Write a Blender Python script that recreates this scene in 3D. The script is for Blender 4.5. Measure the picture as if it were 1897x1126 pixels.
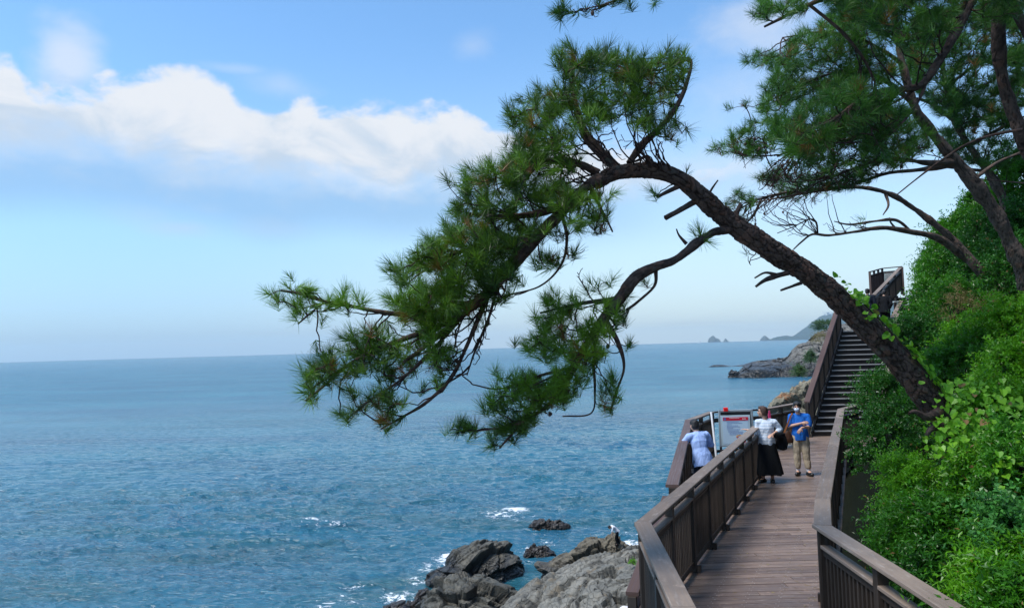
import bpy, bmesh, math, random
import numpy as np
from mathutils import Vector, Matrix, kdtree
for o in list(bpy.data.objects): bpy.data.objects.remove(o)
SC = bpy.context.scene; COL = SC.collection
# ------------------------------------------------------------ camera
W0, H0, F0 = 1897.0, 1126.0, 1400.0          # photograph size and focal length in its pixels
CAMZ = 15.5                                   # metres above the sea
PITCH, ROLL = math.radians(3.22), math.radians(1.62)
_f = Vector((0, math.cos(PITCH), math.sin(PITCH))); _u = Vector((0, -math.sin(PITCH), math.cos(PITCH))); _r = Vector((1, 0, 0))
_U = _u*math.cos(ROLL) + _r*math.sin(ROLL); _R = _r*math.cos(ROLL) - _u*math.sin(ROLL)
cam = bpy.data.cameras.new('camera'); camo = bpy.data.objects.new('camera', cam); COL.objects.link(camo)
cam.sensor_width = 36; cam.lens = 36*F0/W0; cam.clip_start = 0.1; cam.clip_end = 40000
camo.matrix_world = Matrix((( _R.x, _U.x, -_f.x, 0), (_R.y, _U.y, -_f.y, 0), (_R.z, _U.z, -_f.z, CAMZ), (0, 0, 0, 1)))
SC.camera = camo
def _ray(px, py): return _f + _R*((px-W0/2)/F0) + _U*((H0/2-py)/F0)
def P(px, py, d):                             # the point at ground distance d in front of the lookout
    r = _ray(px, py); return Vector((0, 0, CAMZ)) + r*(d/r.y)
def G(px, py, z):                             # the point on the level z
    r = _ray(px, py); return Vector((0, 0, CAMZ)) + r*((z-CAMZ)/r.z)
# ------------------------------------------------------------ light
SUN_EL, SUN_AZ = 62.0, -112.0                  # azimuth from +Y (ahead), clockwise positive
SC.view_settings.view_transform = 'Standard'; SC.view_settings.look = 'None'
SC.view_settings.exposure = 1.1; SC.view_settings.gamma = 1; SC.view_settings.use_curve_mapping = False
sl = bpy.data.lights.new('sun', 'SUN'); sl.energy = 2.0; sl.angle = math.radians(20.0); sl.color = (1, .96, .9)
so = bpy.data.objects.new('sun', sl); COL.objects.link(so)
_e, _a = math.radians(SUN_EL), math.radians(SUN_AZ)
SUND = Vector((math.sin(_a)*math.cos(_e), math.cos(_a)*math.cos(_e), math.sin(_e)))
so.rotation_euler = SUND.to_track_quat('Z', 'Y').to_euler()
wd = bpy.data.worlds.new('World'); SC.world = wd; wd.use_nodes = True
class NT:                                     # small helper for node graphs
    def __init__(s, tree): s.t = tree; s.n = tree.nodes; s.l = tree.links
    def new(s, typ, **kw):
        n = s.n.new(typ)
        for k, v in kw.items(): setattr(n, k, v)
        return n
    def put(s, sock, v):
        if hasattr(v, 'is_linked') or isinstance(v, bpy.types.NodeSocket): s.l.new(v, sock)
        else: sock.default_value = v
    def math(s, op, a, b=None, c=None, clamp=False):
        n = s.new('ShaderNodeMath', operation=op, use_clamp=clamp); s.put(n.inputs[0], a)
        if b is not None: s.put(n.inputs[1], b)
        if c is not None: s.put(n.inputs[2], c)
        return n.outputs[0]
    def vmath(s, op, a, b=None):
        n = s.new('ShaderNodeVectorMath', operation=op); s.put(n.inputs[0], a)
        if b is not None: s.put(n.inputs[1], b)
        return n.outputs[0]
    def noise(s, vec, scale, detail=3, rough=.5, dist=0):
        n = s.new('ShaderNodeTexNoise'); s.put(n.inputs['Vector'], vec)
        n.inputs['Scale'].default_value = scale; n.inputs['Detail'].default_value = detail
        n.inputs['Roughness'].default_value = rough; n.inputs['Distortion'].default_value = dist
        return n.outputs[0]
    def voro(s, vec, scale, feature='DISTANCE_TO_EDGE'):
        n = s.new('ShaderNodeTexVoronoi', feature=feature); s.put(n.inputs['Vector'], vec); n.inputs['Scale'].default_value = scale
        return n.outputs[0]
    def ramp(s, fac, stops, interp='LINEAR'):
        n = s.new('ShaderNodeValToRGB'); n.color_ramp.interpolation = interp; s.put(n.inputs[0], fac); e = n.color_ramp.elements
        while len(e) < len(stops): e.new(0.5)
        for el, (p, c) in zip(e, stops): el.position = p; el.color = (*c, 1) if len(c) == 3 else c
        return n.outputs[0]
    def mix(s, fac, a, b, typ='MIX'):
        n = s.new('ShaderNodeMix', data_type='RGBA', blend_type=typ); s.put(n.inputs[0], fac)
        for sk, v in ((n.inputs[6], a), (n.inputs[7], b)):
            if isinstance(v, tuple) and len(v) == 3: v = (*v, 1)
            s.put(sk, v)
        return n.outputs[2]
    def rng(s, v, a, b, c=0, d=1, smooth=True):
        n = s.new('ShaderNodeMapRange'); n.interpolation_type = 'SMOOTHSTEP' if smooth else 'LINEAR'
        s.put(n.inputs[0], v)
        for i, x in zip((1, 2, 3, 4), (a, b, c, d)): s.put(n.inputs[i], x)
        return n.outputs[0]
    def scale(s, vec, x, y, z):
        n = s.new('ShaderNodeMapping'); s.put(n.inputs[0], vec); n.inputs['Scale'].default_value = (x, y, z); return n.outputs[0]
    def bump(s, h, strength, dist, normal=None):
        n = s.new('ShaderNodeBump'); s.put(n.inputs['Height'], h); n.inputs['Strength'].default_value = strength; n.inputs['Distance'].default_value = dist
        if normal is not None: s.put(n.inputs['Normal'], normal)
        return n.outputs[0]
    def curve(s, fac, pts, x0, x1, y0, y1):   # a float curve over x0..x1 giving y0..y1
        t = s.math('DIVIDE', s.math('SUBTRACT', fac, x0), x1-x0, clamp=True)
        n = s.new('ShaderNodeFloatCurve'); s.put(n.inputs['Value'], t); c = n.mapping.curves[0]
        pts = [((x-x0)/(x1-x0), (y-y0)/(y1-y0)) for x, y in pts]
        while len(c.points) < len(pts): c.points.new(.5, .5)
        for p, q in zip(c.points, pts): p.location = q
        n.mapping.update()
        return s.math('MULTIPLY_ADD', n.outputs[0], y1-y0, y0)
SKY_TINT = (.76, 1.02, 1.14); SKY_HAZE = (3.6, 4.15, 4.4); SKY_HAZE_L = (2.0, 2.95, 4.35); CLOUD_HI = (3.95, 4.12, 4.4); CLOUD_LO = (2.75, 3.3, 4.0); UNDER = (1.45, 2.45, 3.8)
def world_nodes():
    n = NT(wd.node_tree); n.n.clear()
    sky = n.new('ShaderNodeTexSky', sky_type='NISHITA'); sky.sun_disc = False
    sky.sun_elevation = _e; sky.sun_rotation = _a; sky.altitude = 15; sky.air_density = 1.0; sky.dust_density = 0.6; sky.ozone_density = 2.2
    geo = n.new('ShaderNodeTexCoord').outputs['Generated']
    sp = n.new('ShaderNodeSeparateXYZ'); n.put(sp.inputs[0], geo); x, y, z = sp.outputs
    az = n.math('ARCTAN2', x, y)              # radians from straight ahead
    el = n.math('ARCTANGENT', n.math('DIVIDE', z, n.math('SQRT', n.math('ADD', n.math('MULTIPLY', x, x), n.math('MULTIPLY', y, y)))))
    # direction space for the cloud noise
    cv = n.new('ShaderNodeCombineXYZ'); n.put(cv.inputs[0], az); n.put(cv.inputs[1], n.math('MULTIPLY', el, 1.7)); cv = cv.outputs[0]
    n1 = n.noise(cv, 6, 7, .55, .3); n2 = n.noise(n.vmath('ADD', cv, (7, 3, 1)), 16, 6, .6, .2); n3 = n.noise(n.vmath('ADD', cv, (3, 9, 4)), 2.4, 5, .5)
    nn = n.math('ADD', n.math('MULTIPLY', n.math('SUBTRACT', n1, .5), .12), n.math('MULTIPLY', n.math('SUBTRACT', n2, .5), .065))
    def ae(px, py):
        d = _ray(px, py); return math.atan2(d.x, d.y), math.atan2(d.z, math.hypot(d.x, d.y))
    top = [ae(*p) for p in [(-500, 150), (-200, 120), (-60, 95), (20, 105), (50, 165), (95, 175), (200, 150), (330, 130), (400, 140), (460, 180), (500, 190), (560, 165), (610, 200), (700, 190), (800, 195), (880, 215), (960, 238), (1060, 262), (1200, 285), (1400, 300), (1700, 310)]]
    bot = [ae(*p) for p in [(-500, 300), (-200, 295), (0, 300), (120, 300), (230, 312), (400, 340), (500, 362), (620, 352), (760, 365), (900, 352), (1050, 372), (1300, 360), (1700, 350)]]
    T = n.curve(az, top, -1.0, .6, -.1, .5); B = n.curve(az, bot, -1.0, .6, -.1, .5)
    eln = n.math('ADD', el, nn)
    m_top = n.rng(n.math('SUBTRACT', T, eln), -.006, .017); m_bot = n.rng(n.math('SUBTRACT', eln, B), -.028, .05)
    fade = n.rng(az, .10, .5, 1, .55)
    mask = n.math('MULTIPLY', n.math('MULTIPLY', m_top, m_bot), fade)
    mask = n.math('MULTIPLY', mask, n.rng(n3, .2, .42, .84, 1))
    # the grey blue underside below the bank
    und = n.math('MULTIPLY', n.rng(n.math('SUBTRACT', B, n.math('ADD', el, n.math('MULTIPLY', nn, .5))), -.03, .012), n.rng(n.math('SUBTRACT', B, el), .02, .075, 1, 0))
    und = n.math('MULTIPLY', und, n.rng(az, .0, .3, .8, 0))
    # loose puffs and thin streaks
    def puff(px, py, rx, ry, amp):
        a, e = ae(px, py); da = n.math('DIVIDE', n.math('SUBTRACT', az, a), rx/F0); de = n.math('DIVIDE', n.math('SUBTRACT', el, e), ry/F0)
        q = n.math('SQRT', n.math('ADD', n.math('MULTIPLY', da, da), n.math('MULTIPLY', de, de)))
        q = n.math('ADD', q, n.math('MULTIPLY', nn, 17.0))
        return n.rng(q, .0, 1.35, amp*.95, 0)
    ps = [puff(125, 108, 50, 62, .7), puff(340, 424, 75, 20, .55), (puff(270, 400, 70, 26, .22)), puff(495, 424, 75, 22, .22), puff(440, 128, 70, 10, .25), puff(1390, 45, 120, 50, .5), puff(1290, 310, 130, 50, .45), puff(875, 85, 45, 28, .22), puff(1350, 180, 120, 60, .3), puff(520, 160, 70, 30, .3)]
    allm = mask
    for p in ps: allm = n.math('MAXIMUM', allm, p)
    # streaks low above the horizon
    lowv = n.scale(cv, 2.0, 26, 1); ls = n.noise(lowv, 3, 4, .6)
    low = n.math('MULTIPLY', n.rng(ls, .45, .75, 0, .45), n.math('MULTIPLY', n.rng(el, .004, .014), n.rng(el, .02, .035, 1, 0)))
    allm = n.math('MAXIMUM', allm, low)
    # clouds behind and overhead, so that the light is that of a half cloudy day
    ov = n.noise(n.scale(geo, 1, 1, 2.2), 2.2, 6, .55); ovm = n.math('MULTIPLY', n.rng(ov, .5, .66, 0, .8), n.rng(n.math('ABSOLUTE', az), 1.1, 1.6))
    allm = n.math('MAXIMUM', allm, n.math('MULTIPLY', ovm, n.rng(el, .0, .1)))
    skyc = n.mix(1.0, sky.outputs[0], SKY_TINT, 'MULTIPLY')
    hz = n.rng(el, .0, .42, 1, 0, smooth=False); hz = n.math('POWER', hz, 1.6)
    hz = n.math('MULTIPLY', hz, n.rng(az, -.8, .2, .85, 1.0))
    skyc = n.mix(n.math('MULTIPLY', hz, .95), skyc, n.mix(n.rng(az, -.55, .25), SKY_HAZE_L, SKY_HAZE))
    shade = n.rng(n.math('ADD', n.math('SUBTRACT', el, B), n.math('MULTIPLY', n.math('SUBTRACT', n.noise(n.vmath('ADD', cv, (5, 5, 2)), 9, 6, .6, .5), .5), .42)), -.015, .12)
    cloud = n.mix(shade, CLOUD_LO, CLOUD_HI)
    skyc = n.mix(n.math('MULTIPLY', und, .75), skyc, UNDER)
    c = n.mix(allm, skyc, cloud)
    bg = n.new('ShaderNodeBackground'); n.put(bg.inputs[0], c); bg.inputs[1].default_value = 0.1
    out = n.new('ShaderNodeOutputWorld'); n.l.new(bg.outputs[0], out.inputs[0])
world_nodes()
# ------------------------------------------------------------ mesh helpers
rng = np.random.default_rng(7)
def np_mesh(name, V, Fs, tint=None, uv=None, smooth=False, mats=None, midx=None):
    """V (n,3) array; Fs array (m,3|4) or a list of such arrays"""
    me = bpy.data.meshes.new(name); V = np.asarray(V, np.float32)
    if isinstance(Fs, np.ndarray): Fs = [Fs]
    Fs = [np.asarray(f, np.int32) for f in Fs if len(f)]
    me.vertices.add(len(V)); me.vertices.foreach_set('co', V.ravel())
    nl = sum(f.size for f in Fs); npg = sum(len(f) for f in Fs)
    me.loops.add(nl); me.loops.foreach_set('vertex_index', np.concatenate([f.ravel() for f in Fs]))
    tot = np.concatenate([np.full(len(f), f.shape[1], np.int32) for f in Fs]); st = np.concatenate([[0], np.cumsum(tot)[:-1]]).astype(np.int32)
    me.polygons.add(npg); me.polygons.foreach_set('loop_start', st); me.polygons.foreach_set('loop_total', tot)
    me.polygons.foreach_set('use_smooth', np.full(npg, smooth, bool))
    if midx is not None: me.polygons.foreach_set('material_index', np.asarray(midx, np.int32))
    if tint is not None:
        a = me.attributes.new('tint', 'FLOAT', 'POINT'); a.data.foreach_set('value', np.asarray(tint, np.float32))
    if uv is not None:
        a = me.attributes.new('grain', 'FLOAT_VECTOR', 'POINT'); a.data.foreach_set('vector', np.asarray(uv, np.float32).ravel())
    for m in (mats or []): me.materials.append(m)
    me.update(calc_edges=True); me.validate()
    return me
def obj(name, me, parent=None, mat=None):
    if mat is not None and not me.materials: me.materials.append(mat)
    o = bpy.data.objects.new(name, me); COL.objects.link(o)
    if parent is not None: o.parent = parent
    return o
def tag(o, label=None, cat=None, group=None, kind=None):
    if label: o['label'] = label
    if cat: o['category'] = cat
    if group: o['group'] = group
    if kind: o['kind'] = kind
    return o
def thing(name, label, cat, loc=(0, 0, 0), rz=0, group=None):
    o = bpy.data.objects.new(name, None); COL.objects.link(o); o.location = loc; o.rotation_euler = (0, 0, rz); o.empty_display_size = .2
    return tag(o, label, cat, group)
class MB:                                      # collects beams, boxes and tubes into one mesh
    def __init__(s): s.v = []; s.f4 = []; s.f3 = []; s.t = []; s.g = []; s.m4 = []; s.n = 0
    def add(s, V, F4, t=0., g=None, m=0):
        V = np.asarray(V, float); k = len(V); s.v.append(V); s.t.append(np.full(k, t) if np.isscalar(t) else t)
        s.g.append(np.asarray(g, float) if g is not None else V*1.0)
        s.f4.append(np.asarray(F4, int)+s.n); s.m4.append(np.full(len(F4), m)); s.n += k
    def beam(s, A, B, w, h, up=(0, 0, 1), t=None, side=None, bev=0.0, m=0):
        """bar from A to B (centre line), w across, h along up; ends cut square to the ground when side given"""
        A = Vector(A); B = Vector(B); d = B-A; L = d.length
        if L < 1e-6: return
        up = Vector(up)
        sd = Vector(side) if side is not None else d.cross(up)
        if sd.length < 1e-6: sd = Vector((1, 0, 0))
        sd.normalize(); a = sd*(w/2); b = up.normalized()*(h/2)
        bv = min(bev, w*.3, h*.3)
        if t is None: t = float(rng.random())
        off = rng.random()*40
        prof = [(-1, -1), (1, -1), (1, 1), (-1, 1)]
        if bv > 0:
            fx, fy = 1-2*bv/w, 1-2*bv/h
            prof = [(-fx, -1), (fx, -1), (1, -fy), (1, fy), (fx, 1), (-fx, 1), (-1, fy), (-1, -fy)]
        V = []; g = []
        for e, Q in enumerate((A, B)):
            for p, q in prof:
                V.append(Q + a*p + b*q); g.append((e*L + off, p*w/2 + q*h*.5, q*h/2 + off))
        k = len(prof); F = [(i, (i+1) % k, k+(i+1) % k, k+i) for i in range(k)]
        if k == 4: F += [(3, 2, 1, 0), (4, 5, 6, 7)]
        else: F += [(5, 4, 1, 0), (4, 3, 2, 1), (7, 6, 5, 0), (8, 9, 12, 13), (9, 10, 11, 12), (8, 13, 14, 15)]
        s.add(V, [q[::-1] for q in F], t, g, m)
    def box(s, c, sx, sy, sz, rz=0, t=None, bev=0, m=0):
        c = Vector(c); d = Vector((math.cos(rz), math.sin(rz), 0))*(sx/2); s.beam(c-d, c+d, sy, sz, t=t, bev=bev, m=m)
    def tube(s, pts, rad, n=8, t=0., cap=True):
        V, F = tube_arr(pts, rad, n)
        s.add(V, F, t)
        if cap:
            pass
    def build(s, name, mat, parent=None, smooth=False):
        mats = mat if isinstance(mat, list) else [mat]
        me = np_mesh(name, np.concatenate(s.v), np.concatenate(s.f4), np.concatenate(s.t), np.concatenate(s.g), smooth, mats, np.concatenate(s.m4))
        return obj(name, me, parent)
def tube_arr(pts, rad, n=8):
    pts = np.asarray([tuple(p) for p in pts], float); rad = np.asarray(rad, float); k = len(pts)
    if rad.ndim == 0: rad = np.full(k, float(rad))
    T = np.gradient(pts, axis=0); T /= np.linalg.norm(T, axis=1)[:, None]+1e-9
    ref = np.array([0, 0, 1.]) if abs(T[0][2]) < .9 else np.array([1., 0, 0])
    N = np.empty_like(T); x = np.cross(T[0], ref); N[0] = x/np.linalg.norm(x)
    for i in range(1, k):
        x = N[i-1]-T[i]*np.dot(N[i-1], T[i]); N[i] = x/(np.linalg.norm(x)+1e-9)
    Bn = np.cross(T, N); a = np.linspace(0, 2*np.pi, n, endpoint=False)
    V = pts[:, None, :] + rad[:, None, None]*(np.cos(a)[None, :, None]*N[:, None, :] + np.sin(a)[None, :, None]*Bn[:, None, :])
    i = np.arange(k-1)[:, None]*n; j = np.arange(n)[None, :]; jn = (j+1) % n
    F = np.stack([i+j, i+jn, i+n+jn, i+n+j], -1).reshape(-1, 4)
    return V.reshape(-1, 3), F
# ------------------------------------------------------------ numpy noise
def _h(ix, iy, iz, k=0):
    h = (ix.astype(np.int64)*73856093) ^ (iy.astype(np.int64)*19349663) ^ (iz.astype(np.int64)*83492791) ^ (k*2654435761 & 0x7fffffff)
    h = (h ^ (h >> 13)) * 1274126177 & 0x7fffffff; h = (h ^ (h >> 16)) * 668265263 & 0x7fffffff; h = h ^ (h >> 15)
    return (h & 0xfffff)/float(0xfffff)
def vnoise(p, k=0):
    f = np.floor(p); i = f.astype(np.int64); t = p-f; t = t*t*(3-2*t); r = 0
    for a in (0, 1):
        for b in (0, 1):
            for c in (0, 1):
                w = (t[:, 0] if a else 1-t[:, 0])*(t[:, 1] if b else 1-t[:, 1])*(t[:, 2] if c else 1-t[:, 2])
                r = r + w*_h(i[:, 0]+a, i[:, 1]+b, i[:, 2]+c, k)
    return r*2-1
def fbm(p, o=4, k=0, g=.5):
    r = 0; a = 1.; s = 1.
    for j in range(o): r = r + a*vnoise(p*s + j*17.3, k+j); a *= g; s *= 2.03
    return r
def worley(p, k=0):
    """returns f1, f2, cell centre, cell random"""
    i0 = np.floor(p).astype(np.int64); n = len(p); f1 = np.full(n, 9.); f2 = np.full(n, 9.); cc = np.zeros((n, 3)); cr = np.zeros(n)
    for a in (-1, 0, 1):
        for b in (-1, 0, 1):
            for c in (-1, 0, 1):
                ix, iy, iz = i0[:, 0]+a, i0[:, 1]+b, i0[:, 2]+c
                q = np.stack([ix+_h(ix, iy, iz, k+1), iy+_h(ix, iy, iz, k+2), iz+_h(ix, iy, iz, k+3)], 1)
                d = np.linalg.norm(p-q, axis=1); m = d < f1
                f2 = np.where(m, f1, np.minimum(f2, d)); f1 = np.where(m, d, f1); cc[m] = q[m]; cr = np.where(m, _h(ix, iy, iz, k+4), cr)
    return f1, f2, cc, cr
# ------------------------------------------------------------ materials
def mat(name):
    m = bpy.data.materials.new(name); m.use_nodes = True; n = NT(m.node_tree); b = n.n['Principled BSDF']; return m, n, b
def attr(n, name): a = n.new('ShaderNodeAttribute', attribute_name=name); return a
def wood(name, dark, light, rough=.6, wear=None, spec=.35, stain=False):
    m, n, b = mat(name); g = attr(n, 'grain').outputs['Vector']; t = attr(n, 'tint').outputs['Fac']
    f = n.noise(n.scale(g, 1.3, 45, 45), 1.0, 5, .65, .4); q = n.noise(n.scale(g, .9, 5, 5), 1.0, 4, .6)
    v = n.math('ADD', n.math('MULTIPLY', f, .55), n.math('MULTIPLY', t, .35)); v = n.math('ADD', v, n.math('MULTIPLY', n.math('SUBTRACT', q, .5), .5))
    c = n.ramp(v, [(.2, dark), (.8, light)])
    if wear:
        w = n.noise(n.scale(g, 3, 14, 14), 1.6, 6, .7); c = n.mix(n.rng(w, .52, .72, 0, .7), c, wear)
    if stain:                                  # foot wear, water marks and dirt lying across the boards
        tc = n.new('ShaderNodeTexCoord').outputs['Object']; z1 = n.noise(n.scale(tc, 1, .6, 1), 1.1, 5, .65, .6); z2 = n.noise(tc, 7, 4, .7)
        c = n.mix(n.rng(z1, .42, .62, 0, .55), c, tuple(x*.42 for x in light)); c = n.mix(n.rng(z2, .6, .72, 0, .4), c, tuple(min(1, x*1.5) for x in light))
    n.put(b.inputs['Base Color'], c); n.put(b.inputs['Roughness'], n.rng(f, .3, .7, rough-.12, rough+.15)); b.inputs['Specular IOR Level'].default_value = spec
    n.put(b.inputs['Normal'], n.bump(f, .5, .004)); return m
M = {}
M['post'] = wood('dark_stained_wood', (.022, .016, .012), (.070, .052, .040), .55)
M['rail'] = wood('weathered_rail_wood', (.12, .088, .068), (.29, .225, .18), .6, (.35, .30, .26), stain=True)
M['deck'] = wood('deck_wood', (.10, .064, .048), (.31, .22, .17), .45, (.36, .29, .235), .45, stain=True)
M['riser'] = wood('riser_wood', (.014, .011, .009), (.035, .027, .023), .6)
M['brown_rail'] = wood('brown_rail_wood', (.07, .04, .032), (.15, .095, .08), .55)
def plain(name, col, rough=.5, metal=0, bump=None, var=.0, spec=.5):
    m, n, b = mat(name); b.inputs['Roughness'].default_value = rough; b.inputs['Metallic'].default_value = metal; b.inputs['Specular IOR Level'].default_value = spec
    tc = n.new('ShaderNodeTexCoord').outputs['Object']
    if var:
        q = n.noise(tc, 14, 4, .6); c = n.mix(q, tuple(x*(1-var) for x in col), tuple(min(1, x*(1+var)) for x in col)); n.put(b.inputs['Base Color'], c)
    else: b.inputs['Base Color'].default_value = (*col, 1)
    if bump: n.put(b.inputs['Normal'], n.bump(n.noise(tc, bump[0], 4, .6), bump[1], bump[2]))
    return m
M['nosing'] = plain('aluminium_nosing', (.36, .36, .36), .45, .0, None, .2)
M['screw'] = plain('screw_steel', (.42, .38, .35), .4, .3)
M['frame_metal'] = plain('board_frame_metal', (.36, .42, .45), .4, .4, None, .1)
M['dark_metal'] = plain('dark_metal', (.03, .03, .035), .5, .2)
M['paper'] = plain('notice_paper', (.50, .68, .82), .35, 0, None, .04)
M['paper_border'] = plain('notice_border', (.50, .64, .70), .3)
M['red'] = plain('red_print', (.60, .015, .04), .4)
M['red_plastic'] = plain('red_plastic', (.75, .01, .01), .35)
M['white'] = plain('white_paint', (.75, .75, .76), .4)
M['print_blue'] = plain('blue_print', (.10, .17, .42), .5)
M['orange'] = plain('orange_print', (.85, .38, .02), .5)
M['skin'] = plain('skin', (.52, .30, .21), .5, 0, (60, .15, .002), .12)
M['hair_dark'] = plain('black_hair', (.012, .010, .009), .45, 0, (120, .8, .01), .3)
M['hair_brown'] = plain('brown_hair', (.06, .028, .018), .5, 0, (110, .9, .012), .35)
def cloth(name, col, var=.1, fold=.5, rough=.85):
    m, n, b = mat(name); tc = n.new('ShaderNodeTexCoord').outputs['Object']
    q = n.noise(tc, 9, 4, .6); n.put(b.inputs['Base Color'], n.mix(q, tuple(x*(1-var) for x in col), tuple(min(1, x*(1+var)) for x in col)))
    b.inputs['Roughness'].default_value = rough; b.inputs['Specular IOR Level'].default_value = .2
    f = n.noise(n.scale(tc, 1.6, 1.6, .7), 7, 3, .55, 1.2); n.put(b.inputs['Normal'], n.bump(f, fold, .03)); return m
M['c_blue'] = cloth('blue_shirt_cotton', (.012, .12, .46), .15); M['c_lightblue'] = cloth('pale_blue_shirt_cotton', (.34, .47, .80), .06)
M['c_khaki'] = cloth('khaki_cotton', (.40, .33, .24), .1, .7); M['c_black'] = cloth('black_cloth', (.004, .005, .007), .2, .4); M['c_navy'] = cloth('dark_navy_cloth', (.010, .014, .024), .2)
M['c_white'] = cloth('white_cotton', (.66, .68, .74), .05); M['c_brown'] = cloth('dark_brown_leather', (.05, .022, .012), .2, .2, .5)
M['c_tan'] = cloth('tan_leather', (.38, .14, .05), .1, .1, .5); M['c_mask'] = cloth('mask_fabric', (.60, .70, .84), .03, .1)
M['shoe'] = plain('black_shoe', (.012, .011, .011), .35); M['sole'] = plain('white_sole', (.7, .7, .7), .5); M['pink'] = plain('pink_cloth', (.55, .04, .15), .7)
def striped():
    m, n, b = mat('striped_knit'); tc = n.new('ShaderNodeTexCoord').outputs['Object']; sp = n.new('ShaderNodeSeparateXYZ'); n.put(sp.inputs[0], tc)
    w = n.math('SINE', n.math('ADD', n.math('MULTIPLY', sp.outputs[2], 2*math.pi/.062), n.math('MULTIPLY', n.noise(tc, 4, 2), 1.5)))
    c = n.mix(n.rng(w, .1, .7), (.62, .68, .76), (.45, .55, .68)); n.put(b.inputs['Base Color'], c); b.inputs['Roughness'].default_value = .9
    n.put(b.inputs['Normal'], n.bump(n.noise(n.scale(tc, 1.6, 1.6, .7), 7, 3, .55, 1.2), .5, .03)); return m
M['stripe'] = striped()
def leafmat(name, dark, light, trans=.35, rough=.38, spec=.45, brown=None):
    m, n, b = mat(name); t = attr(n, 'tint').outputs['Fac']
    st = [(0.0, dark), (.85, light)]
    if brown: st = [(0.0, dark), (.86, light), (.93, brown), (1.0, brown)]
    c = n.ramp(t, st, 'LINEAR')
    n.put(b.inputs['Base Color'], c); b.inputs['Roughness'].default_value = rough; b.inputs['Specular IOR Level'].default_value = spec
    tr = n.new('ShaderNodeBsdfTranslucent'); n.put(tr.inputs[0], n.mix(.5, c, tuple(min(1, x*1.3) for x in light)))
    mx = n.new('ShaderNodeMixShader'); mx.inputs[0].default_value = trans; n.l.new(b.outputs[0], mx.inputs[1]); n.l.new(tr.outputs[0], mx.inputs[2])
    n.l.new(mx.outputs[0], n.n['Material Output'].inputs[0]); return m
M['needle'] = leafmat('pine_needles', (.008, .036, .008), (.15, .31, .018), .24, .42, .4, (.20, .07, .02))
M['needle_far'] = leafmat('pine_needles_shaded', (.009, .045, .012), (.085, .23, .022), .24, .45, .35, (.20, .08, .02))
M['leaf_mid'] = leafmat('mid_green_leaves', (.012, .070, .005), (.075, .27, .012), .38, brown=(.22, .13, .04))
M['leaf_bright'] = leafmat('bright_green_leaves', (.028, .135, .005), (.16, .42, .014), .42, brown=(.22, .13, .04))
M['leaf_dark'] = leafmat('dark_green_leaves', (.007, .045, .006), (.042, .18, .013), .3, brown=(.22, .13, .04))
M['leaf_glossy'] = leafmat('glossy_round_leaves', (.03, .12, .02), (.09, .30, .05), .3, .3, .45)
M['ivy'] = leafmat('ivy_leaves', (.10, .30, .015), (.24, .52, .03), .45, .4, .4, (.34, .17, .08))
M['dry'] = leafmat('dry_grass', (.16, .12, .04), (.34, .27, .11), .3)
M['fargreen'] = leafmat('coast_shrub_leaves', (.03, .085, .03), (.09, .17, .05), .3)
def barkmat(name, a, b_, scale=1.0, bstr=.8, lichen=None):
    m, n, b = mat(name); tc = n.new('ShaderNodeTexCoord').outputs['Object']; g = attr(n, 'grain').outputs['Vector']; t = attr(n, 'tint').outputs['Fac']
    q = n.noise(tc, 22, 6, .7); big = n.noise(tc, 2.6, 4, .6); vc = n.new('ShaderNodeTexVoronoi'); n.put(vc.inputs['Vector'], g); vc.inputs['Scale'].default_value = .8
    pl = n.new('ShaderNodeSeparateColor'); n.put(pl.inputs[0], vc.outputs['Color'])
    v = n.math('ADD', n.math('MULTIPLY', q, .5), n.math('ADD', n.math('MULTIPLY', big, .35), n.math('MULTIPLY', pl.outputs[0], .22))); c = n.ramp(v, [(.3, a), (.78, b_)])
    c = n.mix(n.math('MULTIPLY', n.rng(pl.outputs[1], .6, .9), .4), c, tuple(x*y for x, y in zip(b_, (1.35, .95, .75))))
    if lichen: c = n.mix(n.rng(n.noise(tc, 5, 5, .65), .58, .68, 0, .6), c, lichen)
    c = n.mix(n.math('MULTIPLY', t, .8), c, tuple(x*.25 for x in a))
    n.put(b.inputs['Base Color'], c); b.inputs['Roughness'].default_value = .85; b.inputs['Specular IOR Level'].default_value = .2
    n.put(b.inputs['Normal'], n.bump(n.noise(n.scale(tc, 1, 1, 1), 30, 6, .75), bstr, .02)); return m
M['bark'] = barkmat('pine_bark', (.03, .021, .018), (.145, .098, .078), lichen=(.12, .125, .10)); M['bark_grey'] = barkmat('grey_pine_bark', (.055, .040, .032), (.17, .13, .105))
M['twig'] = barkmat('dark_twigs', (.022, .015, .013), (.07, .045, .04)); M['cone'] = plain('pine_cone', (.05, .028, .018), .8, 0, (90, 1, .01), .4)
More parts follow.
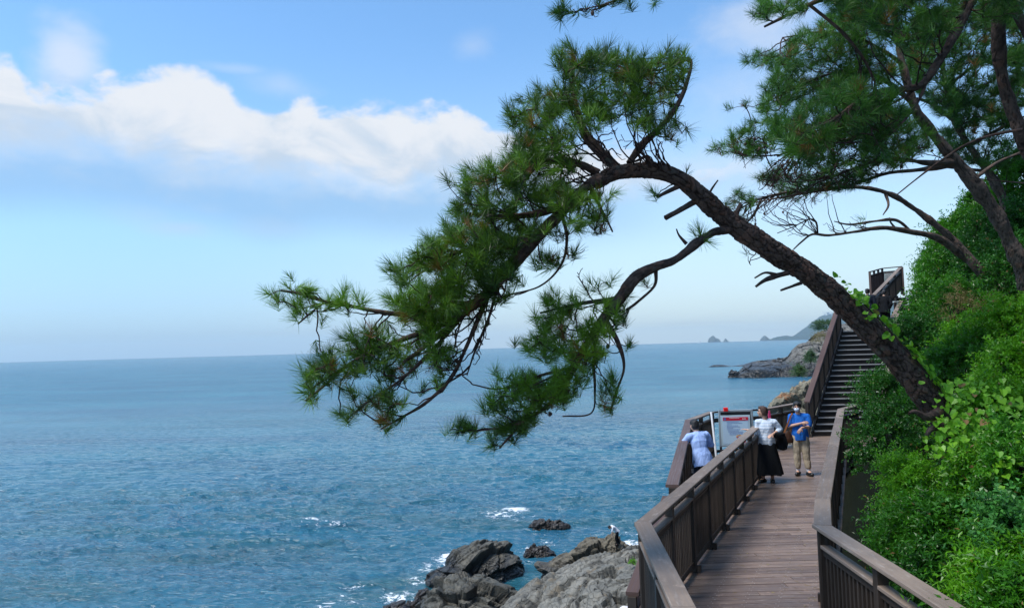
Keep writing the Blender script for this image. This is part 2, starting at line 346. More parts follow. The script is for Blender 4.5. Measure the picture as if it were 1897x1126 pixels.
def rockmat(name, cols, rough=.75, sc=1.0, wet=None, lichen=None):
    m, n, b = mat(name); tc = n.new('ShaderNodeTexCoord').outputs['Object']; t = attr(n, 'tint').outputs['Fac']
    big = n.noise(tc, .35*sc, 5, .6, .6); mid = n.noise(n.scale(tc, 1, 1, 2.2), 1.6*sc, 7, .7, .5); fine = n.noise(tc, 9*sc, 6, .75)
    v = n.math('ADD', n.math('MULTIPLY', big, .45), n.math('MULTIPLY', mid, .45)); v = n.math('ADD', v, n.math('MULTIPLY', fine, .25))
    c = n.ramp(v, [(.38, cols[0]), (.55, cols[1]), (.75, cols[2])])
    c = n.mix(n.math('MULTIPLY', t, .9), c, tuple(x*.12 for x in cols[0]))       # darker inside the cracks
    rv = rough
    if wet is not None:
        geo = n.new('ShaderNodeNewGeometry'); sp = n.new('ShaderNodeSeparateXYZ'); n.put(sp.inputs[0], geo.outputs['Position'])
        w = n.rng(n.math('ADD', sp.outputs[2], n.math('MULTIPLY', n.math('SUBTRACT', big, .5), 2.5)), wet[0], wet[1], 1, 0)
        c = n.mix(n.math('MULTIPLY', w, .85), c, (.012, .012, .013)); rv = n.rng(w, 0, 1, rough, .3)
    if lichen: c = n.mix(n.rng(n.noise(tc, 1.1*sc, 3, .6), .58, .68, 0, .75), c, lichen)
    n.put(b.inputs['Base Color'], c); n.put(b.inputs['Roughness'], rv)
    crk = n.voro(n.vmath('ADD', n.scale(tc, 1, .8, 2.0), n.noise(tc, 1.2*sc, 3)), 1.8*sc)
    h = n.math('ADD', n.math('MULTIPLY', fine, .30), n.math('ADD', n.math('MULTIPLY', mid, .55), n.math('MULTIPLY', n.rng(crk, 0, .05, 0, 1), .45)))
    n.put(b.inputs['Normal'], n.bump(h, .8, .18/sc)); return m
M['rock_grey'] = rockmat('grey_fractured_rock', ((.06, .060, .055), (.155, .15, .13), (.30, .275, .225)), .8, lichen=(.17, .135, .09))
M['rock_dark'] = rockmat('dark_olive_rock', ((.026, .026, .021), (.075, .070, .053), (.20, .175, .13)), .65, wet=(.6, 1.8))
M['rock_brown'] = rockmat('brown_rock', ((.05, .045, .033), (.13, .11, .075), (.24, .205, .14)), .75, wet=(.4, 1.5))
M['rock_wet'] = rockmat('wet_black_rock', ((.010, .009, .009), (.028, .022, .018), (.07, .05, .035)), .35, 1.5)
M['rock_head'] = rockmat('headland_rock', ((.07, .07, .066), (.17, .16, .14), (.33, .30, .25)), .85, .16, wet=(3, 9))
M['rock_tan'] = rockmat('tan_coast_rock', ((.09, .085, .06), (.21, .19, .135), (.36, .31, .21)), .85, .7, lichen=(.30, .13, .05))
M['island'] = plain('island_rock', (.07, .09, .08), .9, 0, None, .3)
M['farhill'] = plain('far_wooded_hill', (.03, .055, .04), .95, 0, None, .3)
def soil():
    m, n, b = mat('shaded_litter_soil'); tc = n.new('ShaderNodeTexCoord').outputs['Object']
    n.put(b.inputs['Base Color'], n.ramp(n.noise(tc, 5, 6, .7), [(.3, (.004, .005, .003)), (.7, (.014, .016, .008))])); b.inputs['Roughness'].default_value = .95; b.inputs['Specular IOR Level'].default_value = .03  # soil kept near black, the shade of the gap put into its colour
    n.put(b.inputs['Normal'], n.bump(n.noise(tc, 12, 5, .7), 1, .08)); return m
M['soil'] = soil()
def seamat():
    m, n, b = mat('sea_water'); tc = n.new('ShaderNodeTexCoord').outputs['Object']
    b.inputs['Specular IOR Level'].default_value = .5; b.inputs['IOR'].default_value = 1.333
    rot = n.new('ShaderNodeMapping'); n.put(rot.inputs[0], tc); rot.inputs['Rotation'].default_value = (0, 0, math.radians(8)); r = rot.outputs[0]
    a1 = n.noise(n.scale(r, .55, 1.1, 1), 1.0, 4, .6, .4); a2 = n.noise(n.scale(r, 1.7, 3.4, 1), 1.0, 5, .65, .5); a3 = n.noise(n.scale(r, .2, .5, 1), 1.0, 3, .5, .3)
    rd = lambda v, k=2.: n.math('SUBTRACT', 1., n.math('MULTIPLY', n.math('ABSOLUTE', n.math('SUBTRACT', v, .5)), k))
    b1 = n.noise(n.scale(r, .42, 1.05, 1), 1.0, 2, .5, .8); b2 = n.noise(n.vmath('ADD', n.scale(r, .12, .34, 1), (9, 4, 2)), 1.0, 2, .5, .6)
    h = n.math('ADD', n.math('MULTIPLY', rd(b1), 1.15), n.math('ADD', n.math('MULTIPLY', a1, .34), n.math('ADD', n.math('MULTIPLY', a2, .44), n.math('MULTIPLY', rd(b2), 1.9))))
    nb = n.bump(h, 1.0, SEA_BUMP); n.put(nb.node.inputs['Strength'], n.math('MULTIPLY', n.rng(n.vmath('LENGTH', tc).node.outputs['Value'], 250, 2500, 1, .35), n.rng(n.noise(n.scale(r, .018, .05, 1), 1.0, 3, .55), .35, .65, .55, 1.0))); n.put(b.inputs['Normal'], nb)
    patch = n.noise(n.scale(r, .010, .035, 1), 1.0, 4, .55, .4); p2 = n.noise(n.scale(r, .05, .14, 1), 1.0, 3, .5)
    pv = n.math('ADD', n.math('MULTIPLY', patch, .7), n.math('MULTIPLY', p2, .3))
    sp = n.new('ShaderNodeSeparateXYZ'); n.put(sp.inputs[0], tc)
    near = n.rng(sp.outputs[1], 40, 140, 1, 0)
    c = n.ramp(pv, [(.35, (.012, .080, .145)), (.65, (.028, .155, .215))])
    c = n.mix(n.math('MULTIPLY', near, n.rng(p2, .4, .62, 0, .55)), c, (.012, .060, .062))
    c = n.mix(n.math('MULTIPLY', near, n.rng(patch, .5, .64, 0, .4)), c, (.012, .030, .075))   # weed beds showing through
    # surf: broken white water round the rocks and on the reef
    foam = attr(n, 'tint').outputs['Fac']; fn = n.noise(n.scale(r, 1.3, 1.9, 1), 1.0, 7, .72, 1.4)
    fm = n.rng(n.math('ADD', foam, n.math('MULTIPLY', n.math('SUBTRACT', fn, .5), 2.2)), .56, .84)
    fm = n.math('MULTIPLY', fm, n.rng(foam, .02, .15))
    fx = n.noise(n.scale(r, .8, 2.2, 1), 1.0, 8, .75, 2.0); spk = n.math('MULTIPLY', n.rng(fx, .69, .74, 0, .75), n.rng(sp.outputs[1], 60, 110, 1, 0))
    fm = n.math('MAXIMUM', fm, n.math('MULTIPLY', spk, n.rng(p2, .5, .6)))
    n.put(b.inputs['Base Color'], n.mix(fm, c, (.80, .83, .86))); n.put(b.inputs['Roughness'], n.math('MAXIMUM', n.rng(fm, 0, 1, .06, .8), n.rng(sp.outputs[1], 110, 300, .06, .27))); return m
SEA_BUMP = .42
M['sea'] = seamat()
# ------------------------------------------------------------ sea
def build_sea():
    inv = np.linspace(1/30., 1/9000., 640); r = 1/inv
    az = np.radians(np.concatenate([np.linspace(-60, -38, 60)[:-1], np.linspace(-38, 31, 1050), np.linspace(31, 60, 60)[1:]]))
    R_, A_ = np.meshgrid(r, az, indexing='ij'); X = R_*np.sin(A_); Y = R_*np.cos(A_)
    ds = np.gradient(r)[:, None]; Z = np.zeros_like(X); g = np.random.default_rng(3)
    for k in range(110):
        lam = float(np.exp(g.uniform(math.log(.55), math.log(4.5)))); th = g.normal(-1.68, .42)
        kx, ky = math.cos(th)*2*np.pi/lam, math.sin(th)*2*np.pi/lam
        a = .0074*lam**.8*g.uniform(.6, 1.3)/1.15
        rad = np.abs(math.cos(th-np.pi/2)); lim = np.clip((lam - 2.2*ds*max(rad, .25))/(1.5*ds*max(rad, .25)), 0, 1)
        ph = g.uniform(0, 6.28); w = np.sin(kx*X+ky*Y+ph)
        Z += a*lim*(2.0*np.exp(1.15*(w-1))-.9)                   # sharp crests, flat troughs
    lump = vnoise(np.stack([X.ravel()*.06, Y.ravel()*.06, X.ravel()*0], 1), 5).reshape(X.shape)
    Z *= 1 + .45*lump
    foam = np.zeros_like(X)
    def blob(px, py, rx, ry, amp):                           # surf at a place on the water, radii in metres
        p = G(px, py, 0); q = ((X-p.x)/rx)**2 + ((Y-p.y)/ry)**2; np.maximum(foam, amp*np.exp(-q), out=foam)
    for a in FOAM: blob(*a)
    p = G(565, 975, 0); Z += .55*np.exp(-((X-p.x-.1)/4.5)**2-((Y-p.y)/1.6)**2)
    p = G(930, 952, 0); Z += .35*np.exp(-((X-p.x)/3.)**2-((Y-p.y)/2.0)**2)
    n0, n1 = X.shape; i = np.arange(n0-1)[:, None]*n1; j = np.arange(n1-1)[None, :]
    F = np.stack([i+j, i+n1+j, i+n1+j+1, i+j+1], -1).reshape(-1, 4)[:, ::-1]
    me = np_mesh('sea', np.stack([X, Y, Z], -1).reshape(-1, 3), F, tint=foam.ravel(), smooth=True, mats=[M['sea']])
    return tag(obj('sea', me), kind='structure', label='blue wind rippled sea reaching the horizon')
FOAM = [(955, 945, 1.6, 2.2, 1.0), (930, 955, 3.4, 2.4, .62), (975, 960, 3.5, 2.5, .50), (574, 963, .9, 1.0, 1.0), (600, 975, 4.0, 2.2, .5), (560, 985, 3.5, 2, .35),
        (1000, 976, 2.2, 1.4, .6), (1045, 965, 1.8, 1.6, .45), (990, 1020, 1.5, 1.8, .75), (1010, 1005, 2.2, 2, .55), (830, 1030, 1.6, 2.0, .85), (800, 1050, 2.0, 2.4, .62), (780, 1075, 1.8, 1.6, .62), (735, 1105, 1.8, 1.5, .72),
        (760, 1118, 1.6, 1.2, .8), (640, 1110, 3.4, 2.0, .50), (655, 1085, 2.0, 1.2, .52), (600, 1124, 2.5, 1.2, .5), (1175, 1010, 1.6, 2.5, .8), (1165, 1028, 1.2, 1.0, .9), (1020, 1028, 2, 1.5, .5), (880, 1045, 1.5, 1.2, .4),
        (1470, 699, 16, 2, .62), (1400, 702, 22, 2, .62), (1350, 698, 10, 3, .6), (1345, 679, 20, 6, .45), (1190, 990, 2, 4, .5), (700, 1085, 3, 2, .35)]
build_sea()
# ------------------------------------------------------------ rocks
def sphere_dirs(sub):
    bm = bmesh.new(); bmesh.ops.create_icosphere(bm, subdivisions=sub, radius=1)
    V = np.array([v.co[:] for v in bm.verts]); F = np.array([[v.index for v in f.verts] for f in bm.faces]); bm.free(); return V, F
_SD = {}
def rock_shape(c, lobes, sub=6, cells=(1.6, .6, .22), amp=(.35, .14, .05), seed=0, strata=(1, 1, 1.8), flat=0.0, round_=.035, dip=(.5, .25), shear=.55):
    if sub not in _SD: _SD[sub] = sphere_dirs(sub)
    D, F = _SD[sub]; t = np.zeros(len(D))
    for (ox, oy, oz, rx, ry, rz) in lobes:
        s = np.array([rx, ry, rz]); o = -np.array([ox, oy, oz])/s; d = D/s
        a = (d*d).sum(1); b = (o*d).sum(1); cc = (o*o).sum()-1; disc = b*b-a*cc
        q = np.where(disc > 0, (-b+np.sqrt(np.maximum(disc, 0)))/a, 0); t = np.maximum(t, q)
    V = D*t[:, None]; N = D/np.array([lobes[0][3], lobes[0][4], lobes[0][5]]); N /= np.linalg.norm(N, axis=1)[:, None]
    crack = np.zeros(len(D)); W = V + np.array(c)
    W0_ = W.copy()
    for k, (cs, am) in enumerate(zip(cells, amp)):
        cy, sy, cx, sx_ = math.cos(dip[0]), math.sin(dip[0]), math.cos(dip[1]), math.sin(dip[1])
        Rm = np.array([[cy, 0, sy], [0, 1, 0], [-sy, 0, cy]]) @ np.array([[1, 0, 0], [0, cx, -sx_], [0, sx_, cx]])
        p = (W0_ @ Rm.T)/cs*np.array(strata) + fbm(W0_/cs*.6, 2, seed+k)[:, None]*.12 + seed*3.7
        f1, f2, ce, cr = worley(p, seed*10+k*5)
        tv = np.stack([_h(*(np.floor(ce*7).astype(np.int64).T), 11+j)-.5 for j in range(3)], 1)
        off = am*((cr-.5)*1.25 + ((p-ce)*(tv*.55+np.array([.5, .1, -.25])*shear)).sum(1)*1.5)
        e = np.exp(-(f2-f1)/round_); off -= am*.45*e; crack = np.maximum(crack, e*(.9 if k < 2 else .5))
        W = W + N*off[:, None]
    W = W + N*(fbm(W0_*2.3, 3, seed)*.018)[:, None]
    return W, F, crack
def rock(label, c, lobes, m, group=None, name='shore_rock', cat='rock', **kw):
    W, F, cr = rock_shape(c, lobes, **kw); W = W-np.array(c)
    me = np_mesh(name, W, F, tint=np.clip(cr, 0, 1), smooth=False, mats=[M[m]]); o = obj(name, me); o.location = c
    return tag(o, label, cat, group)
def at_water(px, d): return ((px-W0/2)/F0*d)
GR = 'rocks at the foot of the cliff'
big = rock('large pale grey cracked rock slab below the boardwalk railing', (5.6, 37.5, .3), [(0, 0, 0, 7.6, 8.6, 4.1), (-2.8, -3, -.3, 5.2, 5.5, 3.6), (2.5, 3, .4, 5, 5, 4.1), (-3.6, 3.0, -.3, 3.4, 4.0, 2.9), (-4.6, -4.2, -.3, 4.6, 5.2, 3.5)], 'rock_grey', GR, sub=7, cells=(3.2, 1.25, .5), amp=(.75, .36, .15), seed=2, strata=(.55, .8, 1.9), dip=(.45, -.3))
rock('dark olive boulder left of the pale slab, sloping to the surf', (-3.0, 43.0, 0), [(0, 0, 0, 2.9, 3.9, 2.6), (1.2, .2, -.2, 2.7, 2.6, 2.3), (-1.6, -.6, -.2, 1.7, 2.2, 1.6)], 'rock_dark', GR, cells=(1.7, .7, .25), amp=(.6, .2, .06), seed=3, strata=(.55, .8, 1.9), dip=(-.5, .3))
rock('grey black boulder with split faces behind the dark olive one', (-2.5, 53.2, 0), [(0, 0, 0, 2.7, 2.6, 1.8), (.9, -.4, 0, 2.2, 2.2, 1.55), (-2.0, -1.6, -.2, 2.0, 1.9, 1.0)], 'rock_dark', GR, cells=(2.0, .8, .28), amp=(.7, .22, .06), seed=5, strata=(.55, .8, 1.8), dip=(.55, .35))
backrock = rock('brown ledge where the stooping person stands', (5.4, 51.0, 0), [(0, 0, 0, 2.9, 2.7, 2.75), (-1.7, .2, -.1, 2.6, 2.2, 2.0), (1.3, -.4, 0, 2.1, 2.0, 2.3)], 'rock_brown', GR, cells=(1.8, .7, .25), amp=(.5, .2, .06), seed=8, strata=(.6, 1, 2.4), dip=(.3, -.2))
rock('small black wet rock with a rusty foot beside the split boulder', (at_water(984, 57), 57, .0), [(0, 0, 0, 1.0, .8, .75), (.5, 0, 0, .7, .6, .5)], 'rock_wet', GR, sub=5, cells=(.6, .25), amp=(.2, .08), seed=9)
rock('low black rock awash in the sea, farthest of the near rocks', (at_water(1004, 65), 65.5, 0), [(-.4, 0, 0, 1.2, .8, .62), (.8, 0, 0, 1.0, .7, .5)], 'rock_wet', GR, sub=5, cells=(.6, .25), amp=(.26, .08), seed=11)
rock('dark rock half hidden behind the boardwalk corner', (at_water(1182, 49), 49.5, .4), [(0, 0, 0, .9, 1.1, 1.3)], 'rock_dark', GR, sub=5, cells=(.7, .3), amp=(.25, .08), seed=12)
rock('tiny wet rock in the surf left of the dark olive boulder', (at_water(778, 48), 48, 0), [(0, 0, 0, .7, .6, .55), (.3, .2, 0, .5, .4, .3)], 'rock_wet', GR, sub=5, cells=(.5, .2), amp=(.16, .06), seed=13)
rock('rounded dark rock cut by the bottom edge of the picture', (at_water(722, 44.6), 44.6, -.1), [(0, 0, 0, 1.1, 1.1, .95), (.7, -.2, 0, .8, .9, .6)], 'rock_wet', GR, sub=5, cells=(.8, .3), amp=(.2, .07), seed=14)
rock('small wet rock touching the lower left foot of the dark olive boulder', (at_water(757, 45.5), 45.8, 0), [(0, 0, 0, .7, .7, .7)], 'rock_wet', GR, sub=5, cells=(.5, .2), amp=(.16, .06), seed=15)
coast = rock('tan coast rock with rusty patches beside the stairs railing', (P(1490, 800, 62).x+.6, 62, 7.5), [(0, 0, 0, 3.4, 3.6, 4.6), (2.4, 1.5, .4, 3.2, 3.5, 4.9), (-.9, -.5, .6, 1.9, 2.2, 3.4)], 'rock_tan', None, sub=6, cells=(2.4, .9, .35), amp=(.7, .28, .09), seed=21, strata=(1, 1, 1.3), name='coast_rock')
# headland: rocky shore far along the coast, a height field on the water
def headland(name, prof, d0, d1, front, mat_, seed, label, nx=260, ny=120, cell=9., rough=1.):
    xs = np.array([p[0] for p in prof], float); hs = np.array([(P(p[0], p[1], d1).z) for p in prof])
    s = np.linspace(xs[0], xs[-1], nx); h = np.interp(s, xs, hs); h = np.maximum(h, 0.)
    fx = np.array([p[0] for p in front], float); fd = np.array([p[1] for p in front], float); fr = np.interp(s, fx, fd)
    V = []
    t = np.linspace(-.12, 1.5, ny)
    S, Tt = np.meshgrid(np.arange(nx), t, indexing='ij'); D = fr[:, None] + (d1-fr[:, None])*t[None, :]
    X = (s[:, None]-W0/2)/F0*D; up = np.clip(t, -.12, 1)[None, :]
    Z = np.where(t[None, :] < 0, t[None, :]*25, np.power(np.clip(up, 0, 1), .62)*(h[:, None])); Z = Z - np.clip(t-1, 0, 1)[None, :]*h[:, None]*1.6
    Z = Z + np.minimum(2.2, h[:, None]*.35)*np.exp(-((t[None, :]-.06)/.05)**2)
    Q = np.stack([X.ravel(), D.ravel(), Z.ravel()], 1); cr = np.zeros(len(Q)); off = np.zeros((len(Q), 3)); nrm = np.array([-.45, -.62, .64])
    env = np.clip(h/4., .12, 1)[:, None]*np.ones_like(D); env = env.ravel()
    for k, (cs, am) in enumerate(((cell, .17*cell), (cell*.42, .07*cell), (cell*.16, .022*cell))):
        p = Q/cs*np.array((.7, .55, 1.7)) + fbm(Q/cs, 2, seed+k)[:, None]*.3; f1, f2, ce, c_ = worley(p, seed+k*7)
        tv = np.stack([_h(*(np.floor(ce*7).astype(np.int64).T), 31+j)-.5 for j in range(3)], 1)
        o = am*((c_-.5)*1.2+((p-ce)*tv).sum(1)*1.5)*rough; e = np.exp(-(f2-f1)/.07); o -= am*.4*e; cr = np.maximum(cr, e*.8); off += nrm*(o*env)[:, None]
    Q = Q+off; i = np.arange(nx-1)[:, None]*ny; j = np.arange(ny-1)[None, :]
    F = np.stack([i+j, i+ny+j, i+ny+j+1, i+j+1], -1).reshape(-1, 4)
    me = np_mesh(name, Q, F, tint=np.clip(cr, 0, 1), mats=[M[mat_]]); o = obj(name, me)
    return tag(o, label, kind='structure')
hp = [(1352, 699), (1362, 688), (1376, 674), (1400, 669), (1432, 664), (1455, 658), (1458, 654), (1473, 638), (1497, 627), (1513, 618), (1530, 610), (1545, 606), (1580, 598), (1640, 592)]
headland('headland', hp, 300, 335, [(1352, 318), (1362, 312), (1400, 306), (1440, 309), (1480, 305), (1640, 300)], 'rock_head', 41, 'grey rocky headland running out into the sea beyond the stairs')
headland('reef', [(1308, 679), (1318, 675.5), (1335, 675.5), (1350, 678), (1358, 677), (1372, 675), (1388, 670), (1420, 665), (1440, 664)], 440, 455, [(1308, 452), (1440, 440)], 'rock_head', 51, 'thin dark reef beyond the headland', nx=120, ny=50, cell=4, rough=.5)
rock('lone dark block of rock standing in the sea off the headland tip', (at_water(1354, 316), 316, .5), [(0, 0, 0, 2.1, 1.8, 2.6)], 'rock_head', None, sub=5, cells=(2, .8), amp=(.6, .2), seed=55, name='sea_rock')
def island(label, px, d, prof, seed, name='island', kind=None, m='island', thick=.5):
    """prof: pixel offsets of the skyline (x, y above the water); a ridge with depth"""
    k = d/F0; n = 90; xs = np.array([p[0] for p in prof], float); s = np.linspace(xs[0], xs[-1], n); h = np.interp(s, xs, [p[1] for p in prof])*k
    h = np.maximum(h, 0)*(1+.08*vnoise(np.stack([s*.6, s*0+seed, s*0], 1), seed)) ; wd_ = (xs[-1]-xs[0])*k*thick
    t = np.linspace(-1, 1, 25); V = []
    X = np.repeat(s[:, None]*k, 25, 1); Y = np.repeat(t[None, :], n, 0)*wd_*(.35+.65*np.sqrt(np.clip(h/(h.max()+1e-6), 0, 1)))[:, None]
    Z = h[:, None]*np.power(1-np.abs(t)[None, :]**1.6, .8)-.5
    Q = np.stack([X.ravel(), Y.ravel(), Z.ravel()], 1); Q += (fbm(Q*.05, 3, seed)*h.max()*.05)[:, None]*np.array([.3, .6, .5])
    i = np.arange(n-1)[:, None]*25; j = np.arange(24)[None, :]; F = np.stack([i+j, i+25+j, i+25+j+1, i+j+1], -1).reshape(-1, 4)[:, ::-1]
    o = obj(name, np_mesh(name, Q, F, smooth=False, mats=[M[m]])); o.location = ((px-W0/2)/F0*d, d, 0)
    return tag(o, label, None if kind else 'island', None if kind else 'islets on the horizon', kind)
island('tallest double peaked islet on the horizon', 1322, 8600, [(-12, 0), (-11, 7), (-8, 10), (-5, 12.5), (-2, 12), (1, 7.5), (4, 7.5), (7, 5.5), (11, 0)], 3)
island('small pointed islet beside the tallest one on the horizon', 1342, 8600, [(-6, 0), (-3, 3), (-1, 6.5), (1, 5), (3, 2.5), (6, 0)], 4)
island('rounded dome shaped islet, rightmost on the horizon', 1415, 8600, [(-9, 0), (-8, 4), (-4, 8), (0, 9), (4, 6.5), (8, 3), (9, 0)], 5)
island('distant blue wooded cape behind the headland', 1500, 8200, [(-64, 0), (-62, 5), (-56, 7), (-44, 7.5), (-32, 6), (-24, 8), (-14, 14), (0, 25), (14, 37), (24, 43), (40, 46), (60, 48), (90, 60), (140, 68), (200, 50), (260, 30)], 6, name='far_cape', kind='structure', m='farhill', thick=.35)
# buildings on the cape's crest
mb = MB(); k = 8200/F0
for dx, hgt, w in ((27, 47, 4), (33, 49.5, 3), (38, 48, 5)):
    mb.box(((1500-W0/2+dx)*k, 8200, (hgt-2.5)*k), w*k, 3*k, 3.4*k, t=.5)
mb.box(((1500-W0/2+33)*k, 8200, 49.2*k), 19*k, 4*k, .7*k, t=.5)
o = mb.build('lookout_building', M['white']); tag(o, 'tiny flat roofed building on the crest of the blue cape', 'building')
mb = MB(); c = P(1296, 630.5, 6000); c.z = 3
mb.box((c.x, c.y, 4), 26, 8, 7, t=.5); mb.box((c.x+6, c.y, 10), 8, 7, 7, t=.4)
tag(mb.build('ship', M['white']), 'tiny ship on the horizon left of the islets', 'ship')
# ------------------------------------------------------------ boardwalk
DZ = CAMZ-3.0; RH = 1.15                      # deck level and handrail height
def R2(px, py, z=DZ+RH): p = G(px, py, z); return (p.x, p.y)
LN = (R2(1190, 968)[0]-.145*5/2.6, 2.9)       # near end of the left railing (outside the frame)
LC = R2(1191, 967); LF = R2(1402, 788)        # left corner, far end
RC = R2(1524, 972); RK = R2(1524, 925); RF = R2(1558, 757); RE = R2(1586, 750)
RN = (R2(1738, 1126)[0]+.02, 2.6)
PA = R2(1245, 897); PB = R2(1276, 777); PC = R2(1318, 762); PD = R2(1393, 757); PE = R2(1413, 757); PF = R2(1476, 746)
SB = (9.10, 23.35); SE = Vector((1, -.13, 0)).normalized(); SW = 1.9; SD_ = Vector((.188, .300, 0)); NST = 19; RISE = .17
outline = [LN, LC, PA, PB, PC, PD, PE, PF, SB, (SB[0]+SE.x*SW, SB[1]+SE.y*SW), (RE[0]+.4, RE[1]+.3), RE, RF, RK, RC, (RN[0], RN[1])]
def scan(poly, y):
    xs = []
    for (x0, y0), (x1, y1) in zip(poly, poly[1:]+poly[:1]):
        if (y0 <= y) != (y1 <= y): xs.append(x0+(y-y0)/(y1-y0)*(x1-x0))
    return sorted(xs)
def build_deck():
    mb = MB(); sc = MB(); y = 3.0; w = .135; k = 0
    lf = lambda y: LN[0] + (LC[0]-LN[0])*(y-LN[1])/(LC[1]-LN[1]) if y < LC[1] else LC[0]+(LF[0]-LC[0])*(y-LC[1])/(LF[1]-LC[1])
    while y < 23.4:
        a = scan(outline, y); b = scan(outline, y+w*.9)
        if len(a) >= 2:
            x0, x1 = a[0]-.10, a[-1]+.10; b0, b1 = (b[0]-.10, b[-1]+.10) if len(b) >= 2 else (x0, x1)
            cuts = [x0]; xx = x0 + rng.uniform(1.2, 3.2)
            while xx < x1-.5: cuts.append(xx); xx += rng.uniform(2.6, 3.6)
            cuts.append(x1)
            for u, v in zip(cuts[:-1], cuts[1:]):
                gx = .004; t = float(rng.random()); z = DZ-.018+rng.normal(0, .0009); of = rng.random()*50
                l0 = u+gx if u != x0 else x0; r0 = v-gx if v != x1 else x1; l1 = l0 if u != x0 else b0; r1 = r0 if v != x1 else b1
                yy = [(l0, y+.004), (r0, y+.004), (r1, y+w-.004), (l1, y+w-.004)]; V = []; g = []
                for zz in (z-.018, z+.018):
                    for q in yy: V.append((q[0], q[1], zz)); g.append((q[0]+of, q[1]-y, zz-z+of))
                mb.add(V, [(3, 2, 1, 0), (4, 5, 6, 7), (0, 1, 5, 4), (1, 2, 6, 5), (2, 3, 7, 6), (3, 0, 4, 7)], t, g)
            for fr in (.22, .44, .66, .88):
                xs = lf(y)+ .12 + fr*1.75
                if x0 < xs < x1:
                    for yy in (y+.03, y+w-.03): sc.box((xs+rng.normal(0, .004), yy, DZ+.0012), .011, .011, .003, t=.5)
        y += w; k += 1
    o = mb.build('boardwalk', M['deck']); tag(o, 'brown plank deck of the cliff boardwalk', kind='structure')
    sc.build('screw_heads', M['screw'], o)
    # fascia and joists under the deck
    fr = MB(); zc = DZ-.036-.11
    for (x0, y0), (x1, y1) in zip(outline, outline[1:]): fr.beam((x0, y0, zc), (x1, y1, zc), .05, .2)
    for yy in np.arange(3.5, 23, .9):
        a = scan(outline, yy); fr.beam((a[0]+.03, yy, zc-.01), (a[-1]-.03, yy, zc-.01), .08, .17)
    fr.build('fascia', M['post'], o)
    for (x, y_) in ((LC[0], LC[1]), (2.4, 10.5), (3.6, 13.5), (5.2, 17), (6.4, 19.5), (RC[0], RC[1]), (5.2, 13), (7.2, 17.5), (9, 22)):
        b = MB(); b.beam((x, y_, 3.5), (x, y_, DZ-.24), .22, .22, up=(0, 1, 0)); b.build('support_post', M['post'], o)
build_deck()
def railing(name, label, A, B, zA=DZ, zB=DZ, h=RH, sp=1.12, group='boardwalk railings', cap=.17, slats=True, inner=1, mats=('rail', 'post'), skip=(), e0=0., e1=0., sg=.085, lastpost=True, firstpost=True, dz=0.):
    """A, B: plan points of the railing line; zA, zB the floor there"""
    A3 = Vector((A[0], A[1], zA)); B3 = Vector((B[0], B[1], zB)); d = B3-A3; L = Vector((d.x, d.y)).length; dn = d/L; sd = Vector((dn.y, -dn.x, 0)).normalized()
    root = thing(name, label, 'railing', A3, 0, group); inv = Matrix.Translation(-A3)
    Z = Vector((0, 0, 1)); cr, cp = M[mats[0]], M[mats[1]]
    def pt(s, z=0): return dn*s + Z*z
    n = max(1, round(L/sp)); st = [L*i/n for i in range(n+1)]
    # handrail in boards about 2.2 m long
    hb = MB(); nb = max(1, round(L/2.25)); 
    for i in range(nb):
        a = -e0 if i == 0 else L*i/nb+.002; b = L+e1 if i == nb-1 else L*(i+1)/nb-.002
        hb.beam(pt(a, h-.02+dz), pt(b, h-.02+dz), cap, .04, side=sd, bev=.006)
    hb.build('handrail', cr, root)
    r2 = MB()
    for a, b in zip(st[:-1], st[1:]): r2.beam(pt(a+.045, h-.20), pt(b-.045, h-.20), .10, .032, side=sd, bev=.004)
    r2.build('lower_rail', cr, root)
    br = MB(); br.beam(pt(0, .11), pt(L, .11), .05, .07, side=sd); br.build('bottom_rail', cp, root); br = MB(); br.beam(pt(0.0, h-.255), pt(L, h-.255), .05, .06, side=sd); br.build('upper_slat_rail', cp, root)
    for i, s in enumerate(st):
        if (i == 0 and not firstpost) or (i == n and not lastpost): continue
        b = MB(); q = pt(s, 0); b.beam(q+Z*(-.16), q+Z*(h-.042), .09, .09, up=tuple(dn.xy.to_3d().normalized())); 
        b.beam(q+sd*(.075*inner)+Z*.0, q+sd*(.075*inner)+Z*.09, .055, .06, up=tuple(dn.xy.to_3d().normalized()))
        b.build('post', cp, root)
    if slats:
        for a, b_ in zip(st[:-1], st[1:]):
            sm = MB(); m = max(1, int((b_-a-.09)/sg))
            for k in range(m):
                s = a+.045+(b_-a-.09)*(k+.5)/m; q = pt(s); sm.beam(q+Z*.145, q+Z*(h-.287), .034, .024, up=tuple(sd))
            sm.build('slat_panel', cp, root)
    return root
e = .085
railing('railing', 'left railing in the foreground, from the bottom edge to its corner', LN, LC, e1=.03)
railing('railing', 'long left railing of the walkway that the woman rests her hand on', LC, LF, e0=.03, e1=.02, dz=-.003)
railing('railing', 'right foreground railing with open slats above the shrubs', RC, RN, inner=1, e0=.06)
railing('railing', 'short offset piece of right railing at the bend in the walkway', RK, RC, e0=.03, dz=.003, firstpost=False)
railing('railing', 'long right railing of the walkway running up to the stairs', RF, RK, e0=.03, e1=.02, dz=-.003)
railing('railing', 'short railing turning right towards the bushes at the stair foot', RF, RE, e1=.2, inner=1, firstpost=False)
railing('railing', 'outer lookout railing the man in the pale blue shirt leans on', PA, PB, e1=.05, inner=1, mats=('brown_rail', 'post'))
railing('railing', 'sea side lookout railing left of the notice board', PB, PC, e0=.05, dz=-.003, inner=1)
railing('railing', 'open railing between the notice board and the stairs railing', PC, PE, inner=1, slats=False, mats=('post', 'post'), cap=.09, dz=-.002)
railing('railing', 'slanting railing behind the two women, ending at the stair foot', PE, PF, e0=.04, e1=.08, inner=1)
